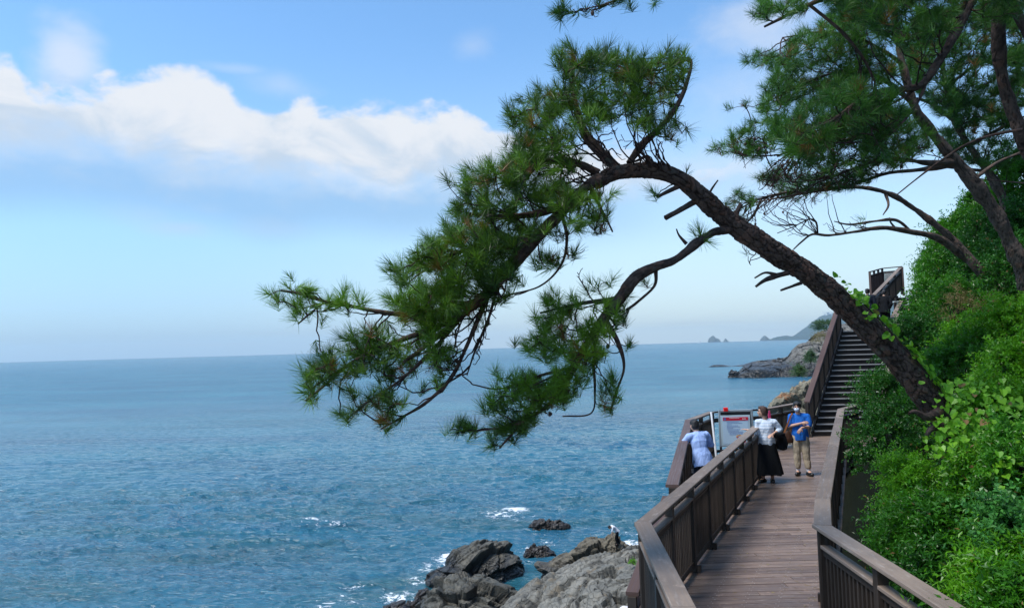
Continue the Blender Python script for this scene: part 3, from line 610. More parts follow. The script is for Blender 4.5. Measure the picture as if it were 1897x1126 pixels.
# ------------------------------------------------------------ stairs
def sp_(i, across=0., z=0.): q = Vector((SB[0], SB[1], DZ)) + SD_*i + SE*across; q.z = DZ + RISE*i + z; return q
def build_stairs():
    root = thing('staircase', 'dark wooden staircase with pale nosings climbing to the landing', 'stairs', (SB[0], SB[1], DZ)); off = Vector((SB[0], SB[1], DZ))
    for i in range(1, NST+1):
        b = MB(); a = sp_(i-1, 0) - off; a2 = sp_(i-1, SW) - off; back = SD_*1.12
        zt = Vector((0, 0, RISE-.02)); 
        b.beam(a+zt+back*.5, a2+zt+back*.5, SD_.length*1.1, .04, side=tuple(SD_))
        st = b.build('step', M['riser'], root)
        r = MB(); r.beam(a+Vector((0, 0, (RISE-.04)/2))+SD_*.06, a2+Vector((0, 0, (RISE-.04)/2))+SD_*.06, .02, RISE-.042, side=tuple(SD_)); r.build('riser', M['riser'], st)
        n = MB(); n.beam(a+Vector((0, 0, RISE-.014))-SD_*.02+SE*.06, a2+Vector((0, 0, RISE-.014))-SD_*.02-SE*.06, .045, .034, side=tuple(SD_)); n.build('nosing', M['nosing'], st)
    for ac in (-.03, SW+.03):
        b = MB(); b.beam(sp_(0, ac, -.02)-off, sp_(NST, ac, -.02)-off, .05, .3, side=tuple(SE)); b.build('stringer', M['post'], root)
build_stairs()
TZ = DZ+RISE*NST
def xy(v): return (v.x, v.y)
railing('stair_railing', 'left stairs railing with a brown handrail rising towards the pine trunk', xy(sp_(-.6, -.09)), xy(sp_(NST, -.09)), DZ, TZ, 1.08, .95, 'stair railings', mats=('brown_rail', 'post'), inner=1, sg=.07)
railing('stair_railing', 'right stairs railing half buried in the bushes', xy(sp_(.3, SW+.10)), xy(sp_(NST, SW+.10)), DZ, TZ, .62, 1.1, 'stair railings', inner=-1)
# landing, second flight and the upper lookout
L0 = sp_(NST, -.2); LX = 15.6
mb = MB()
for k in range(20): mb.box((L0.x+2.75, L0.y+.1+k*.135, TZ-.02), 4.6, .127, .036)
o = mb.build('landing', M['deck']); tag(o, 'landing between the two stair flights', kind='structure')
F2a = P(1632, 615, 31.2); F2b = P(1684, 560, 34.6); nz = 9; za, zb = TZ, TZ+1.45
root = thing('staircase', 'upper stair flight behind the two visitors in black', 'stairs', (F2a.x, F2a.y, TZ))
d2 = Vector((F2b.x-F2a.x, F2b.y-F2a.y, 0)); n2 = Vector((d2.y, -d2.x, 0)).normalized()
for i in range(nz):
    q = d2*(i/nz); z = (zb-za)*(i+1)/nz
    b = MB(); b.beam(q+Vector((0, 0, z-.02))+d2/nz*.5, q+n2*1.7+Vector((0, 0, z-.02))+d2/nz*.5, d2.length/nz*1.05, .04, side=tuple(d2)); s_ = b.build('step', M['riser'], root)
    b = MB(); b.beam(q+Vector((0, 0, z-.02)), q+n2*1.7+Vector((0, 0, z-.02)), .04, .035, side=tuple(d2)); b.build('nosing', M['nosing'], s_)
def fl(px, py, d): q = P(px, py, d); return q
a = fl(1619, 545, 31.2); b = fl(1668, 495, 34.8)
railing('stair_railing', 'upper stairs railing rising beside the head of the visitor in black', xy(a), xy(b), a.z-1.1, b.z-1.1, 1.1, 1.25, 'stair railings', mats=('rail', 'post'), sg=.075, inner=1)
a2 = fl(1651, 592, 30.6); b2 = fl(1669, 557, 32.6)
railing('stair_railing', 'grey sloping handrail right of the second visitor in black', xy(a2), xy(b2), a2.z-.95, b2.z-.95, .95, 1.1, 'stair railings', inner=-1)
a3 = fl(1658, 559, 32.4); b3 = fl(1694, 558, 32.8)
railing('railing', 'level railing end sticking out of the bushes beside the upper stairs', xy(a3), xy(b3), a3.z-1.05, b3.z-1.05, 1.05, .9, 'upper lookout railings', mats=('post', 'post'))
u0 = fl(1611, 503, 35.5); u1 = fl(1634, 496.5, 37.6); u2 = fl(1671, 493, 37.0)
for i, (p, q, lb) in enumerate(((u0, u1, 'left side of the upper lookout railing against the sky'), (u1, u2, 'sea side of the upper lookout railing against the sky'))):
    railing('railing', lb, xy(p), xy(q), p.z-1.3, q.z-1.3, 1.3, .9, 'upper lookout railings', mats=('post', 'brown_rail'), cap=.12, sg=.05)
mb = MB(); zc = u0.z-1.32
for k in range(14): mb.box((u0.x+1.2, u0.y-.6+k*.2, zc), 3.4, .19, .04)
for q in ((u0.x, u0.y), (u1.x, u1.y), (u2.x, u2.y), (u2.x, u2.y-2.2)): mb.beam((q[0], q[1], zc-5.5), (q[0], q[1], zc-.03), .18, .18, up=(0, 1, 0))
tag(mb.build('upper_lookout', M['post']), 'raised lookout floor', kind='structure')
# lower side stairs left of the walkway
l0 = P(1236, 918, 11.2); l1 = P(1171, 1096, 8.1)
railing('railing', 'brown railing of the lower path dropping away left of the walkway', xy(l1), xy(l0), l1.z-1.1, l0.z-1.1, 1.1, 1.3, 'lower path railings', mats=('brown_rail', 'post'), slats=False, cap=.14)
mb = MB()
for k in range(12):
    t = k/11; q = l1.lerp(l0, t); mb.box((q.x+.5, q.y, l1.z-1.12+(l0.z-l1.z)*t-.02), 1.2, .33, .04)
for q in (l1, l0): mb.beam((q.x+.5, q.y, 2.5), (q.x+.5, q.y, q.z-1.19), .2, .2, up=(0, 1, 0))
tag(mb.build('lower_path', M['deck']), 'lower wooden path beside the walkway', kind='structure')
# ------------------------------------------------------------ notice board
def text(body, size, mat_, parent, loc, rot, name='lettering', ex=.001, align='LEFT'):
    cu = bpy.data.curves.new(name, 'FONT'); cu.body = body; cu.size = size; cu.extrude = ex; cu.align_x = align; cu.align_y = 'CENTER'
    o = bpy.data.objects.new(name, cu); COL.objects.link(o); dg = bpy.context.evaluated_depsgraph_get(); me = bpy.data.meshes.new_from_object(o.evaluated_get(dg)); me.name = name
    bpy.data.objects.remove(o); me.materials.clear(); me.materials.append(mat_); q = obj(name, me, parent); q.location = loc; q.rotation_euler = rot; return q
def board():
    a = P(1326, 757, 19.6); b = P(1388, 757, 19.6); k = 19.6/F0; w = (b-a).length; c = (a+b)/2
    rz = math.radians(-4); H = 66*k; root = thing('notice_board', 'framed notice board with a red headed poster on the lookout railing', 'notice board', (c.x, c.y-.25, DZ), rz)
    zt = c.z-DZ; fr = MB(); t = .055
    for x in (-w/2+t/2, w/2-t/2): fr.beam((x, 0, zt-H), (x, 0, zt), t, .05, up=(0, 1, 0), bev=.008)
    fr.beam((-w/2+t, 0, zt-t/2), (w/2-t, 0, zt-t/2), .05, t, bev=.008); fr.beam((-w/2+t, 0, zt-H+t/2), (w/2-t, 0, zt-H+t/2), .05, t)
    fr.build('frame', M['frame_metal'], root)
    for x in (-w/2+t/2, w/2-t/2):
        l = MB(); l.beam((x, 0, 0), (x, 0, zt-H), .05, .05, up=(0, 1, 0)); l.build('leg', M['dark_metal'], root)
    bk = MB(); bk.beam((-w/2+t, .02, zt-H/2), (w/2-t, .02, zt-H/2), .02, H-t*2); bk.build('back_panel', M['dark_metal'], root)
    # poster in its own pale frame, set low and left of centre
    pw, ph = 52*k, 55*k; px, pz = -.02, zt-.165-ph/2+.03
    po = MB(); po.beam((px-pw/2, -.03, pz), (px+pw/2, -.03, pz), .03, ph); po = po.build('poster_frame', M['paper_border'], root)
    pp = MB(); iw, ih = pw-.09, ph-.09; pp.beam((px-iw/2, -.047, pz), (px+iw/2, -.047, pz), .006, ih); pp = pp.build('poster', M['paper'], po)
    hd = MB(); zt2 = pz+ih/2-.045; hd.beam((px-iw/2+.005, -.052, zt2), (px+iw/2-.005, -.052, zt2), .006, .085); hd.build('header_band', M['red'], pp)
    b = MB(); n = 20
    for r0, mt in ((.032, 'print_blue'),):
        V = [(px-iw/2+.055+r0*math.cos(i*6.283/n), -.0565, zt2+r0*math.sin(i*6.283/n)) for i in range(n)]
        me = bpy.data.meshes.new('emblem'); me.from_pydata(V, [], [tuple(range(n))]); obj('emblem', me, pp, M[mt])
    # lines of small print: word sized strokes
    g = np.random.default_rng(5); b = MB()
    for (z0, x0, x1, hh) in [(zt2+.018, -.15, .10, .014), (zt2-.004, .17, .25, .022)]:
        x = px+x0
        while x < px+x1: wd_ = g.uniform(.014, .03); b.beam((x, -.0575, z0), (x+wd_, -.0575, z0), .003, hh); x += wd_+.008
    b.build('header_print', M['white'], pp)
    b = MB(); zz = zt2-.075
    for (nw, ind) in ((.30, .0), (.36, .0), (.12, .0), (.27, .0), (.33, 0), (.15, 0), (.31, 0), (.24, .03), (.34, .03), (.28, .06), (.36, .06)):
        x = px-iw/2+.10+ind
        while x < px-iw/2+.10+ind+nw: wd_ = g.uniform(.012, .045); b.beam((x, -.0515, zz), (x+wd_, -.0515, zz), .003, .0085); x += wd_+.009
        zz -= .032
    b.build('small_print', M['print_blue'], pp)
    R90 = (math.radians(90), 0, 0); zz2 = pz-ih/2+.10
    text('3', .20, M['red'], pp, (px+.0, -.053, zz2), R90, 'numeral_three', .002); 
    ring = MB(); cx = px+.17; n = 28
    for i in range(n):
        a0, a1 = i*6.2832/n, (i+1)*6.2832/n; ring.beam((cx+.062*math.cos(a0), -.053, zz2+.062*math.sin(a0)), (cx+.062*math.cos(a1), -.053, zz2+.062*math.sin(a1)), .004, .026, up=(math.cos((a0+a1)/2), 0, math.sin((a0+a1)/2)))
    ring.build('ring_mark', M['red'], pp)
    arc = MB()
    for i in range(10):
        a0, a1 = math.radians(40+i*10), math.radians(50+i*10); cx2 = px+.09; arc.beam((cx2+.12*math.cos(a0), -.053, zz2+.0+.12*math.sin(a0)), (cx2+.12*math.cos(a1), -.053, zz2+.12*math.sin(a1)), .004, .02, up=(math.cos((a0+a1)/2), 0, math.sin((a0+a1)/2)))
    arc.build('arc_mark', M['orange'], pp)
    q = MB(); q.beam((px+pw/2+.002, -.035, pz-.10), (px+pw/2+.13, -.035, pz-.10), .03, .30); q.build('brown_side_panel', M['brown_rail'], root)
    rb = MB(); rb.beam((-w/2+.13, -.02, zt+.012), (-w/2+.235, -.02, zt+.012), .09, .10, bev=.012); o = rb.build('red_box', M['red_plastic']); tag(o, 'small bright red box on top of the notice board', 'box')
    o.parent = None; o.matrix_world = Matrix.Translation((c.x, c.y-.25, DZ)) @ Matrix.Rotation(rz, 4, 'Z')
board()
pa, pb = P(1317.5, 763, 18.7), P(1325.5, 834, 18.45); mb = MB(); mb.tube([(pb-pa)*t for t in (0, .5, 1, 1.25)], .026, 10); o = mb.build('white_pole', M['white'], smooth=True); o.location = pa; tag(o, 'slanting white pole beside the notice board', 'pole')
mb = MB(); c = P(1425.5, 771, 19.5); mb.beam((0, 0, -.16), (0, 0, .08), .07, .03, up=(0, 1, 0), bev=.01); mb.beam((0, 0, .07), (0, 0, .75-.6), .03, .03, up=(0, 1, 0)); o = mb.build('pink_pennant', M['pink']); o.location = c; tag(o, 'small pink cloth tied behind the head of the striped shirt woman', 'cloth')
# ------------------------------------------------------------ hillside
def seg_line(y):                               # x of the walkway's left line at distance y
    return LN[0]+(LC[0]-LN[0])*(y-LN[1])/(LC[1]-LN[1]) if y < LC[1] else LC[0]+(LF[0]-LC[0])/(LF[1]-LC[1])*(y-LC[1])
QP = [(-30, -6), (-9, -5), (-5, -2.5), (-2.5, 2), (0, 5.0), (1.7, 6.0), (2.4, 7.5), (2.9, 10.8), (3.4, 12.1), (4.6, 14.0), (6.5, 16.6), (10, 20.5), (20, 27), (60, 42)]
def ground_z(x, y):
    q = (x-np.vectorize(seg_line)(y))*np.where(y > LC[1], .907, 1.0); q = q - .55*np.clip((y-14)/12, 0, 1)
    z = np.interp(q, [a for a, _ in QP], [b for _, b in QP]); s = np.clip((y-20)/12, 0, 1); s = s*s*(3-2*s)
    return z + s*2.6*np.clip((q-.5)/2, 0, 1) - np.clip((y-60)/60, 0, 1)*np.clip(q-2, 0, 6)*.3
def build_ground():
    ys = np.concatenate([np.linspace(-12, 30, 120), np.linspace(30.5, 110, 60)]); qs = np.concatenate([np.linspace(-14, 12, 110), np.linspace(12.5, 60, 30)])
    Y, Q = np.meshgrid(ys, qs, indexing='ij'); X = np.vectorize(seg_line)(Y) + Q/np.where(Y > LC[1], .907, 1.0)
    Z = ground_z(X, Y); V = np.stack([X.ravel(), Y.ravel(), Z.ravel()], 1); V[:, 2] += fbm(V*.6, 4, 3)*.28
    n1 = len(qs); i = np.arange(len(ys)-1)[:, None]*n1; j = np.arange(n1-1)[None, :]; F = np.stack([i+j, i+j+1, i+n1+j+1, i+n1+j], -1).reshape(-1, 4)[:, ::-1]
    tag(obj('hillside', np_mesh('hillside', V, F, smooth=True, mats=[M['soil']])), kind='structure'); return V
build_ground()
# ------------------------------------------------------------ pines
def spline(pts, step=.05):
    """pts rows (x,y,z,r) -> resampled Catmull-Rom"""
    A = np.asarray(pts, float); A = np.vstack([2*A[0]-A[1], A, 2*A[-1]-A[-2]]); out = []
    for i in range(1, len(A)-2):
        p0, p1, p2, p3 = A[i-1:i+3]; n = max(2, int(np.linalg.norm((p2-p1)[:3])/step))
        t = np.linspace(0, 1, n, endpoint=False)[:, None]
        out.append(.5*((2*p1)+(-p0+p2)*t+(2*p0-5*p1+4*p2-p3)*t**2+(-p0+3*p1-3*p2+p3)*t**3))
    out.append(A[-2][None]); return np.vstack(out)
def px_path(rows):                             # (px, py, width_px, distance) -> (x,y,z,r)
    return [(*P(a, b, d), w/2*d/F0) for a, b, w, d in rows]
def bark_tube(rows, mat_, name, parent, n=28, step=.03, plate=.05, depth=.012, wob=.03, seed=0):
    S = spline(px_path(rows), step); n = max(8, n)
    V, F = tube_arr(S[:, :3], S[:, 3], n); k = len(S); sl_ = np.concatenate([[0], np.cumsum(np.linalg.norm(np.diff(S[:, :3], axis=0), axis=1))])
    th = np.linspace(0, 2*np.pi, n, endpoint=False); rr = S[:, 3]
    g = np.stack([np.repeat(sl_, n)/1.0, np.tile(np.cos(th), k)*np.repeat(rr, n), np.tile(np.sin(th), k)*np.repeat(rr, n)], 1)
    C = np.repeat(S[:, :3], n, 0); N = V-C; N /= np.linalg.norm(N, axis=1)[:, None]+1e-9
    p = g/plate*np.array([.42, 1, 1]) + np.stack([fbm(g/plate*.7, 3, seed), fbm(g/plate*.6, 3, seed+3), fbm(g/plate*.6, 3, seed+6)], 1)*.42
    f1, f2, ce, cr = worley(p, seed); e = np.exp(-(f2-f1)/.07); rel = np.minimum(np.repeat(rr, n)/.12, 1)
    V = V + N*((cr-.5)*depth*.9 - e*depth*1.3)[:, None]*rel[:, None] + N*(fbm(g*4, 3, seed+4)*wob)[:, None]*rel[:, None]
    V = V + N*(fbm(g*60, 2, seed+9)*depth*.3)[:, None]*rel[:, None]
    me = np_mesh(name, V, F, tint=np.clip(e, 0, 1), uv=g/plate, smooth=False, mats=[mat_]); return obj(name, me, parent), S
def in_poly(x, y, poly):
    c = np.zeros(len(x), bool); n = len(poly)
    for i in range(n):
        x0, y0 = poly[i]; x1, y1 = poly[(i+1) % n]
        if y0 == y1: continue
        m = ((y0 <= y) != (y1 <= y)) & (x < (x1-x0)*(y-y0)/(y1-y0)+x0); c ^= m
    return c
def sample_poly(poly, d, thick, space, g, clump=0., seed=0):
    """points spread through a slab behind an outline: outline in photo pixels, depth d +- thick metres"""
    a = np.array(poly, float); x0, y0 = a.min(0); x1, y1 = a.max(0); lay = max(1, int(round(2*thick/.22)))
    out = []
    for l in range(lay):
        n = int((x1-x0)*(y1-y0)/space**2)
        x = g.uniform(x0, x1, n); y = g.uniform(y0, y1, n); dd = d + g.uniform(-thick, thick, n) if thick else np.full(n, d)
        m = in_poly(x, y, poly)
        if clump:
            v = vnoise(np.stack([x/58, (y+.25*x)/21, dd*1.5], 1), seed+40); m &= v > clump
        out += [P(float(a_), float(b_), float(c_)) for a_, b_, c_ in zip(x[m], y[m], dd[m])]
    return np.array([tuple(p) for p in out]).reshape(-1, 3)
def grow(skels, T, kind, g, sag=.14, tip=.0032, expo=2.35, wig=.03):
    """join every target to the nearest wood by a bending twig; returns paths, radii and end directions"""
    base = np.vstack([s[::2, :3] for s in skels]); nb = len(base); cap = nb+len(T)*5+5
    X = np.zeros((cap, 3)); X[:nb] = base; par = np.full(cap, -1); cnt = np.zeros(cap); n = nb
    Tn = np.zeros((cap, 3)); o = 0
    for s in skels:
        q = s[::2, :3]; k = len(q); Tn[o:o+k] = np.gradient(q, axis=0) if k > 1 else 0; o += k
    Tn[:nb] /= np.linalg.norm(Tn[:nb], axis=1)[:, None]+1e-9
    dist = np.array([np.min(((base-t)**2).sum(1)) for t in T]) if len(T) else np.zeros(0)
    order = np.argsort(dist); paths = []; ends = np.zeros((len(T), 3)); 
    for ti in order:
        t = T[ti]; df = t-X[:n]; dd = (df**2).sum(1); dl = np.sqrt(dd)+1e-6; cs = (df*Tn[:n]).sum(1)/dl; j = int(np.argmin(dl*(1+.55*(1-cs)))); L = math.sqrt(dd[j])
        if L < .02: L = .02
        a = X[j]; dv = t-a; c = a + dv*.5 + Tn[j]*L*.30 + g.normal(0, wig*L, 3) + np.array([0, 0, -sag*L])
        ids = [j]
        for s in ((.3, .6, .85, 1.) if L > .12 else (.55, 1.)):
            q = (1-s)**2*a + 2*s*(1-s)*c + s*s*t
            if s < 1: q = q + g.normal(0, .005+.008*L, 3)
            X[n] = q; par[n] = ids[-1]; dq = q-X[ids[-1]]; Tn[n] = dq/(np.linalg.norm(dq)+1e-9); ids.append(n); n += 1
        ends[ti] = Tn[n-1]; paths.append(ids); cnt[n-1] += 1
    for i in range(n-1, nb-1, -1): cnt[par[i]] += cnt[i]
    rad = tip*np.maximum(cnt, 1)**(1/expo)
    return X, rad, paths, ends
def twig_mesh(X, rad, paths, name, mat_, parent, sides=5, rmax=.03):
    Vs, Fs, n = [], [], 0
    for ids in paths:
        r = np.minimum(rad[ids], rmax); r[0] = min(r[1]*1.1, rmax); V, F = tube_arr(X[ids], r, sides); Vs.append(V); Fs.append(F+n); n += len(V)
    V = np.vstack(Vs); me = np_mesh(name, V, np.vstack(Fs), tint=np.zeros(len(V)), uv=V*10, smooth=True, mats=[mat_]); return obj(name, me, parent)
def tufts(pos, dr, g, name, mat_, parent, per=64, ln=.10, w=.0034, shoot=.09, spread=(22, 72), brown=.035, tbase=None):
    """one tuft of needles at the end of each shoot"""
    n = len(pos); dr = dr/np.linalg.norm(dr, axis=1)[:, None]; up = np.where(np.abs(dr[:, 2:3]) < .9, np.array([[0, 0, 1.]]), np.array([[1., 0, 0]]))
    u = np.cross(dr, up); u /= np.linalg.norm(u, axis=1)[:, None]; v = np.cross(dr, u)
    sc_ = g.uniform(.7, 1.2, n); s = g.uniform(0, 1, (n, per)); ph = g.uniform(0, 6.2832, (n, per))
    an = np.radians(spread[0]+(spread[1]-spread[0])*np.clip(1-s+g.normal(0, .16, (n, per)), 0, 1.25))
    D = dr[:, None]*np.cos(an)[..., None] + (u[:, None]*np.cos(ph)[..., None]+v[:, None]*np.sin(ph)[..., None])*np.sin(an)[..., None]
    D[..., 2] -= .05; L = ln*sc_[:, None]*g.uniform(.72, 1.12, (n, per))
    B = pos[:, None] + dr[:, None]*((s-.75)*shoot*sc_[:, None])[..., None]; Tp = B + D*L[..., None]
    W_ = np.cross(D, g.normal(0, 1, (n, per, 3))); W_ /= np.linalg.norm(W_, axis=-1)[..., None]+1e-9; W_ *= w/2
    V = np.stack([B-W_, B+W_, Tp+W_*.25, Tp-W_*.25], 2).reshape(-1, 3); F = np.arange(len(V)).reshape(-1, 4)
    tt = g.uniform(.05, .8, n); tt = tt if tbase is None else tbase; tt = np.where(g.random(n) < brown, .97, tt)
    t = np.clip(tt[:, None]+g.normal(0, .09, (n, per)), 0, 1); t = np.where(tt[:, None] > .95, .97, np.minimum(t, .84))
    me = np_mesh(name, V, F, tint=np.repeat(t.ravel(), 4), mats=[mat_]); return obj(name, me, parent)
def cones(pos, name, parent, r=.017):
    D, F = sphere_dirs(2); me = np_mesh(name, D*np.array([r, r, r*1.3])*(1+.2*np.sin(D[:, 2:3]*14)), F, mats=[M['cone']], tint=np.zeros(len(D)))
    for i, p in enumerate(pos[:90]):
        c = bpy.data.objects.new(name, me); COL.objects.link(c); c.parent = parent; c.location = p; c.rotation_euler = (i*.7 % .9, i*.37 % .8, i)
def to_local(root):                            # put the root at its base without moving the parts
    for c in root.children: c.matrix_parent_inverse = Matrix.Translation(-root.location)
g = np.random.default_rng(12)
# ---- the leaning pine
pine = thing('pine_tree', 'big leaning pine whose bare trunk crosses the stairs and hangs over the sea', 'pine tree', P(1770, 850, 8.3))
trunk, S0 = bark_tube([(1830, 905, 59.1, 8.4), (1785, 835, 52.0, 8.3), (1745, 775, 50.3, 8.2), (1696, 706, 45.7, 8.1), (1642, 643, 44.2, 8.0), (1590, 588, 45.3, 7.9), (1540, 542, 43.0, 7.8), (1490, 502, 40.5, 7.6), (1432, 465, 40.2, 7.45), (1380, 431, 38.5, 7.3), (1340, 402, 36.8, 7.2), (1300, 364, 33.5, 7.0),
    (1262, 333, 31.8, 6.9), (1220, 318, 31.0, 6.8), (1175, 316, 29.3, 6.7), (1135, 322, 27.6, 6.6), (1104, 340, 25.1, 6.5)], M['bark'], 'trunk', pine, n=110, step=.012, plate=.060, depth=.019, wob=.010)
LB = {}
def limb(key, rows, par=pine, m='bark', n=18, plate=.04, depth=.006, step=.02):
    o, S = bark_tube(rows, M[m], 'branch', par, n=n, step=step, plate=plate, depth=depth, seed=len(LB)); LB[key] = S; return S
limb('main', [(1112, 332, 21.6, 6.5), (1075, 355, 20.2, 6.4), (1035, 398, 20.2, 6.35), (985, 450, 22.8, 6.3), (935, 505, 21.6, 6.25), (890, 555, 16.5, 6.2), (840, 598, 10.1, 6.15), (790, 640, 7.0, 6.1), (745, 672, 5.1, 6.1)])
limb('top', [(1150, 318, 21.1, 6.65), (1115, 285, 19.4, 6.7), (1085, 250, 15.0, 6.75), (1070, 205, 10.6, 6.8), (1060, 160, 7.0, 6.8)])
limb('top2', [(1165, 302, 12.3, 6.7), (1190, 268, 13.2, 6.8), (1225, 235, 11.4, 6.9), (1252, 200, 8.8, 6.9), (1270, 160, 7.0, 6.95), (1280, 112, 5.3, 7.0), (1252, 110, 3.5, 7.0)])
limb('top3', [(1110, 320, 17.6, 6.5), (1060, 300, 15.8, 6.5), (1010, 300, 10.6, 6.5), (965, 320, 7.0, 6.5), (930, 350, 5.3, 6.5)])
limb('mid', [(1060, 372, 15.8, 6.4), (1000, 395, 12.3, 6.35), (930, 400, 7.9, 6.3), (865, 395, 5.3, 6.3)])
limb('mid2', [(1000, 435, 12.3, 6.35), (920, 452, 9.7, 6.3), (840, 470, 7.0, 6.2), (770, 500, 4.4, 6.2)])
limb('tip', [(880, 560, 15.8, 6.2), (820, 575, 11.4, 6.15), (750, 582, 8.8, 6.1), (690, 575, 7.0, 6.0), (640, 565, 6.2, 6.0), (600, 558, 5.3, 5.95), (560, 545, 4.4, 5.95), (520, 538, 3.5, 5.9)])
limb('tip2', [(600, 560, 3.5, 5.95), (575, 580, 3.5, 5.95), (552, 600, 2.6, 5.95)])
limb('low1', [(850, 590, 11.4, 6.15), (770, 620, 8.8, 6.1), (690, 650, 7.0, 6.0), (640, 680, 6.2, 6.0), (600, 715, 4.4, 6.0), (566, 742, 3.5, 6.0)])
limb('low2', [(860, 580, 12.3, 6.2), (800, 650, 7.9, 6.15), (740, 705, 6.2, 6.1), (680, 745, 5.3, 6.05), (640, 778, 3.5, 6.0)])
limb('low3', [(905, 545, 10.6, 6.25), (865, 640, 7.9, 6.25), (835, 700, 6.2, 6.2), (790, 745, 5.3, 6.2), (740, 775, 3.5, 6.15), (705, 795, 2.6, 6.15)])
limb('low4', [(925, 520, 8.8, 6.3), (905, 590, 6.2, 6.3), (880, 650, 4.4, 6.3), (865, 695, 3.5, 6.3)])
limb('drop', [(1040, 395, 7.9, 6.45), (1050, 440, 7.0, 6.5), (1040, 490, 5.3, 6.5), (1000, 530, 3.5, 6.5), (935, 548, 2.6, 6.5)])
limb('drop2', [(1095, 345, 7.9, 6.5), (1110, 380, 7.0, 6.5), (1128, 415, 4.4, 6.5), (1135, 430, 3.5, 6.5)])
limb('second', [(1352, 425, 18.6, 7.2), (1320, 432, 16.8, 7.1), (1285, 455, 16.1, 7.0), (1250, 482, 16.8, 6.9), (1215, 494, 17.4, 6.8), (1180, 512, 18.6, 6.7), (1152, 548, 19.9, 6.65), (1118, 592, 19.9, 6.6), (1082, 645, 17.4, 6.5), (1055, 695, 15.0, 6.4), (1020, 745, 8.7, 6.35), (965, 782, 5.6, 6.3), (905, 795, 3.7, 6.3), (850, 798, 2.5, 6.3)], n=40, plate=.05, depth=.01)
limb('sec2', [(1120, 590, 8.8, 6.6), (1145, 635, 7.9, 6.6), (1156, 680, 6.2, 6.6), (1142, 725, 4.4, 6.6), (1130, 765, 3.5, 6.6)])
limb('sec3', [(1112, 600, 7.9, 6.6), (1100, 660, 6.2, 6.6), (1102, 720, 4.4, 6.6), (1095, 765, 3.5, 6.6), (1042, 771, 2.6, 6.6)])
limb('sec4', [(1060, 690, 7.9, 6.4), (1000, 735, 7.0, 6.4), (960, 790, 5.3, 6.35), (925, 830, 3.5, 6.35)])
limb('sec5', [(1140, 555, 12.3, 6.7), (1090, 560, 7.9, 6.6), (1040, 570, 5.3, 6.5), (1000, 580, 3.5, 6.5)])
limb('sec6', [(1215, 500, 8.8, 6.8), (1212, 530, 7.0, 6.8), (1180, 560, 5.3, 6.8), (1160, 575, 3.5, 6.8)])
limb('sec7', [(1060, 680, 7.0, 6.4), (985, 700, 4.4, 6.4), (925, 720, 3.5, 6.4), (875, 712, 2.6, 6.4)])
# dead snags on the trunk
limb('stub1', [(1290, 372, 13, 7.0), (1262, 388, 11, 6.95), (1233, 404, 10, 6.9)], plate=.03)
limb('stub2', [(1258, 345, 11, 6.9), (1235, 356, 8, 6.85), (1218, 365, 7, 6.8)])
limb('stub3', [(1460, 505, 13, 7.5), (1435, 512, 9, 7.45), (1415, 520, 6, 7.4), (1400, 531, 4, 7.4)])
limb('stub4', [(1440, 510, 7, 7.45), (1418, 505, 4, 7.4), (1398, 515, 3, 7.4)])
limb('stub5', [(1484, 524, 9, 7.55), (1465, 531, 6, 7.5), (1446, 538, 4, 7.5)])
limb('stub6', [(1362, 410, 12, 7.2), (1366, 392, 9, 7.2), (1373, 378, 8, 7.2)])
limb('stub7', [(1312, 362, 5, 7.1), (1320, 348, 4, 7.1), (1330, 334, 3, 7.1)])
limb('stub8', [(1272, 452, 6, 7.0), (1258, 436, 4, 7.0), (1253, 424, 3, 7.0)])
limb('stub9', [(1205, 305, 8, 6.75), (1198, 290, 6, 6.75), (1180, 298, 4, 6.75), (1165, 302, 3, 6.75)])
limb('root1', [(1738, 765, 18, 7.95), (1716, 772, 14, 7.8), (1696, 762, 9, 7.75), (1684, 765, 6, 7.73)])
limb('root2', [(1750, 785, 18, 7.95), (1726, 794, 11, 7.8), (1716, 806, 7, 7.8)])
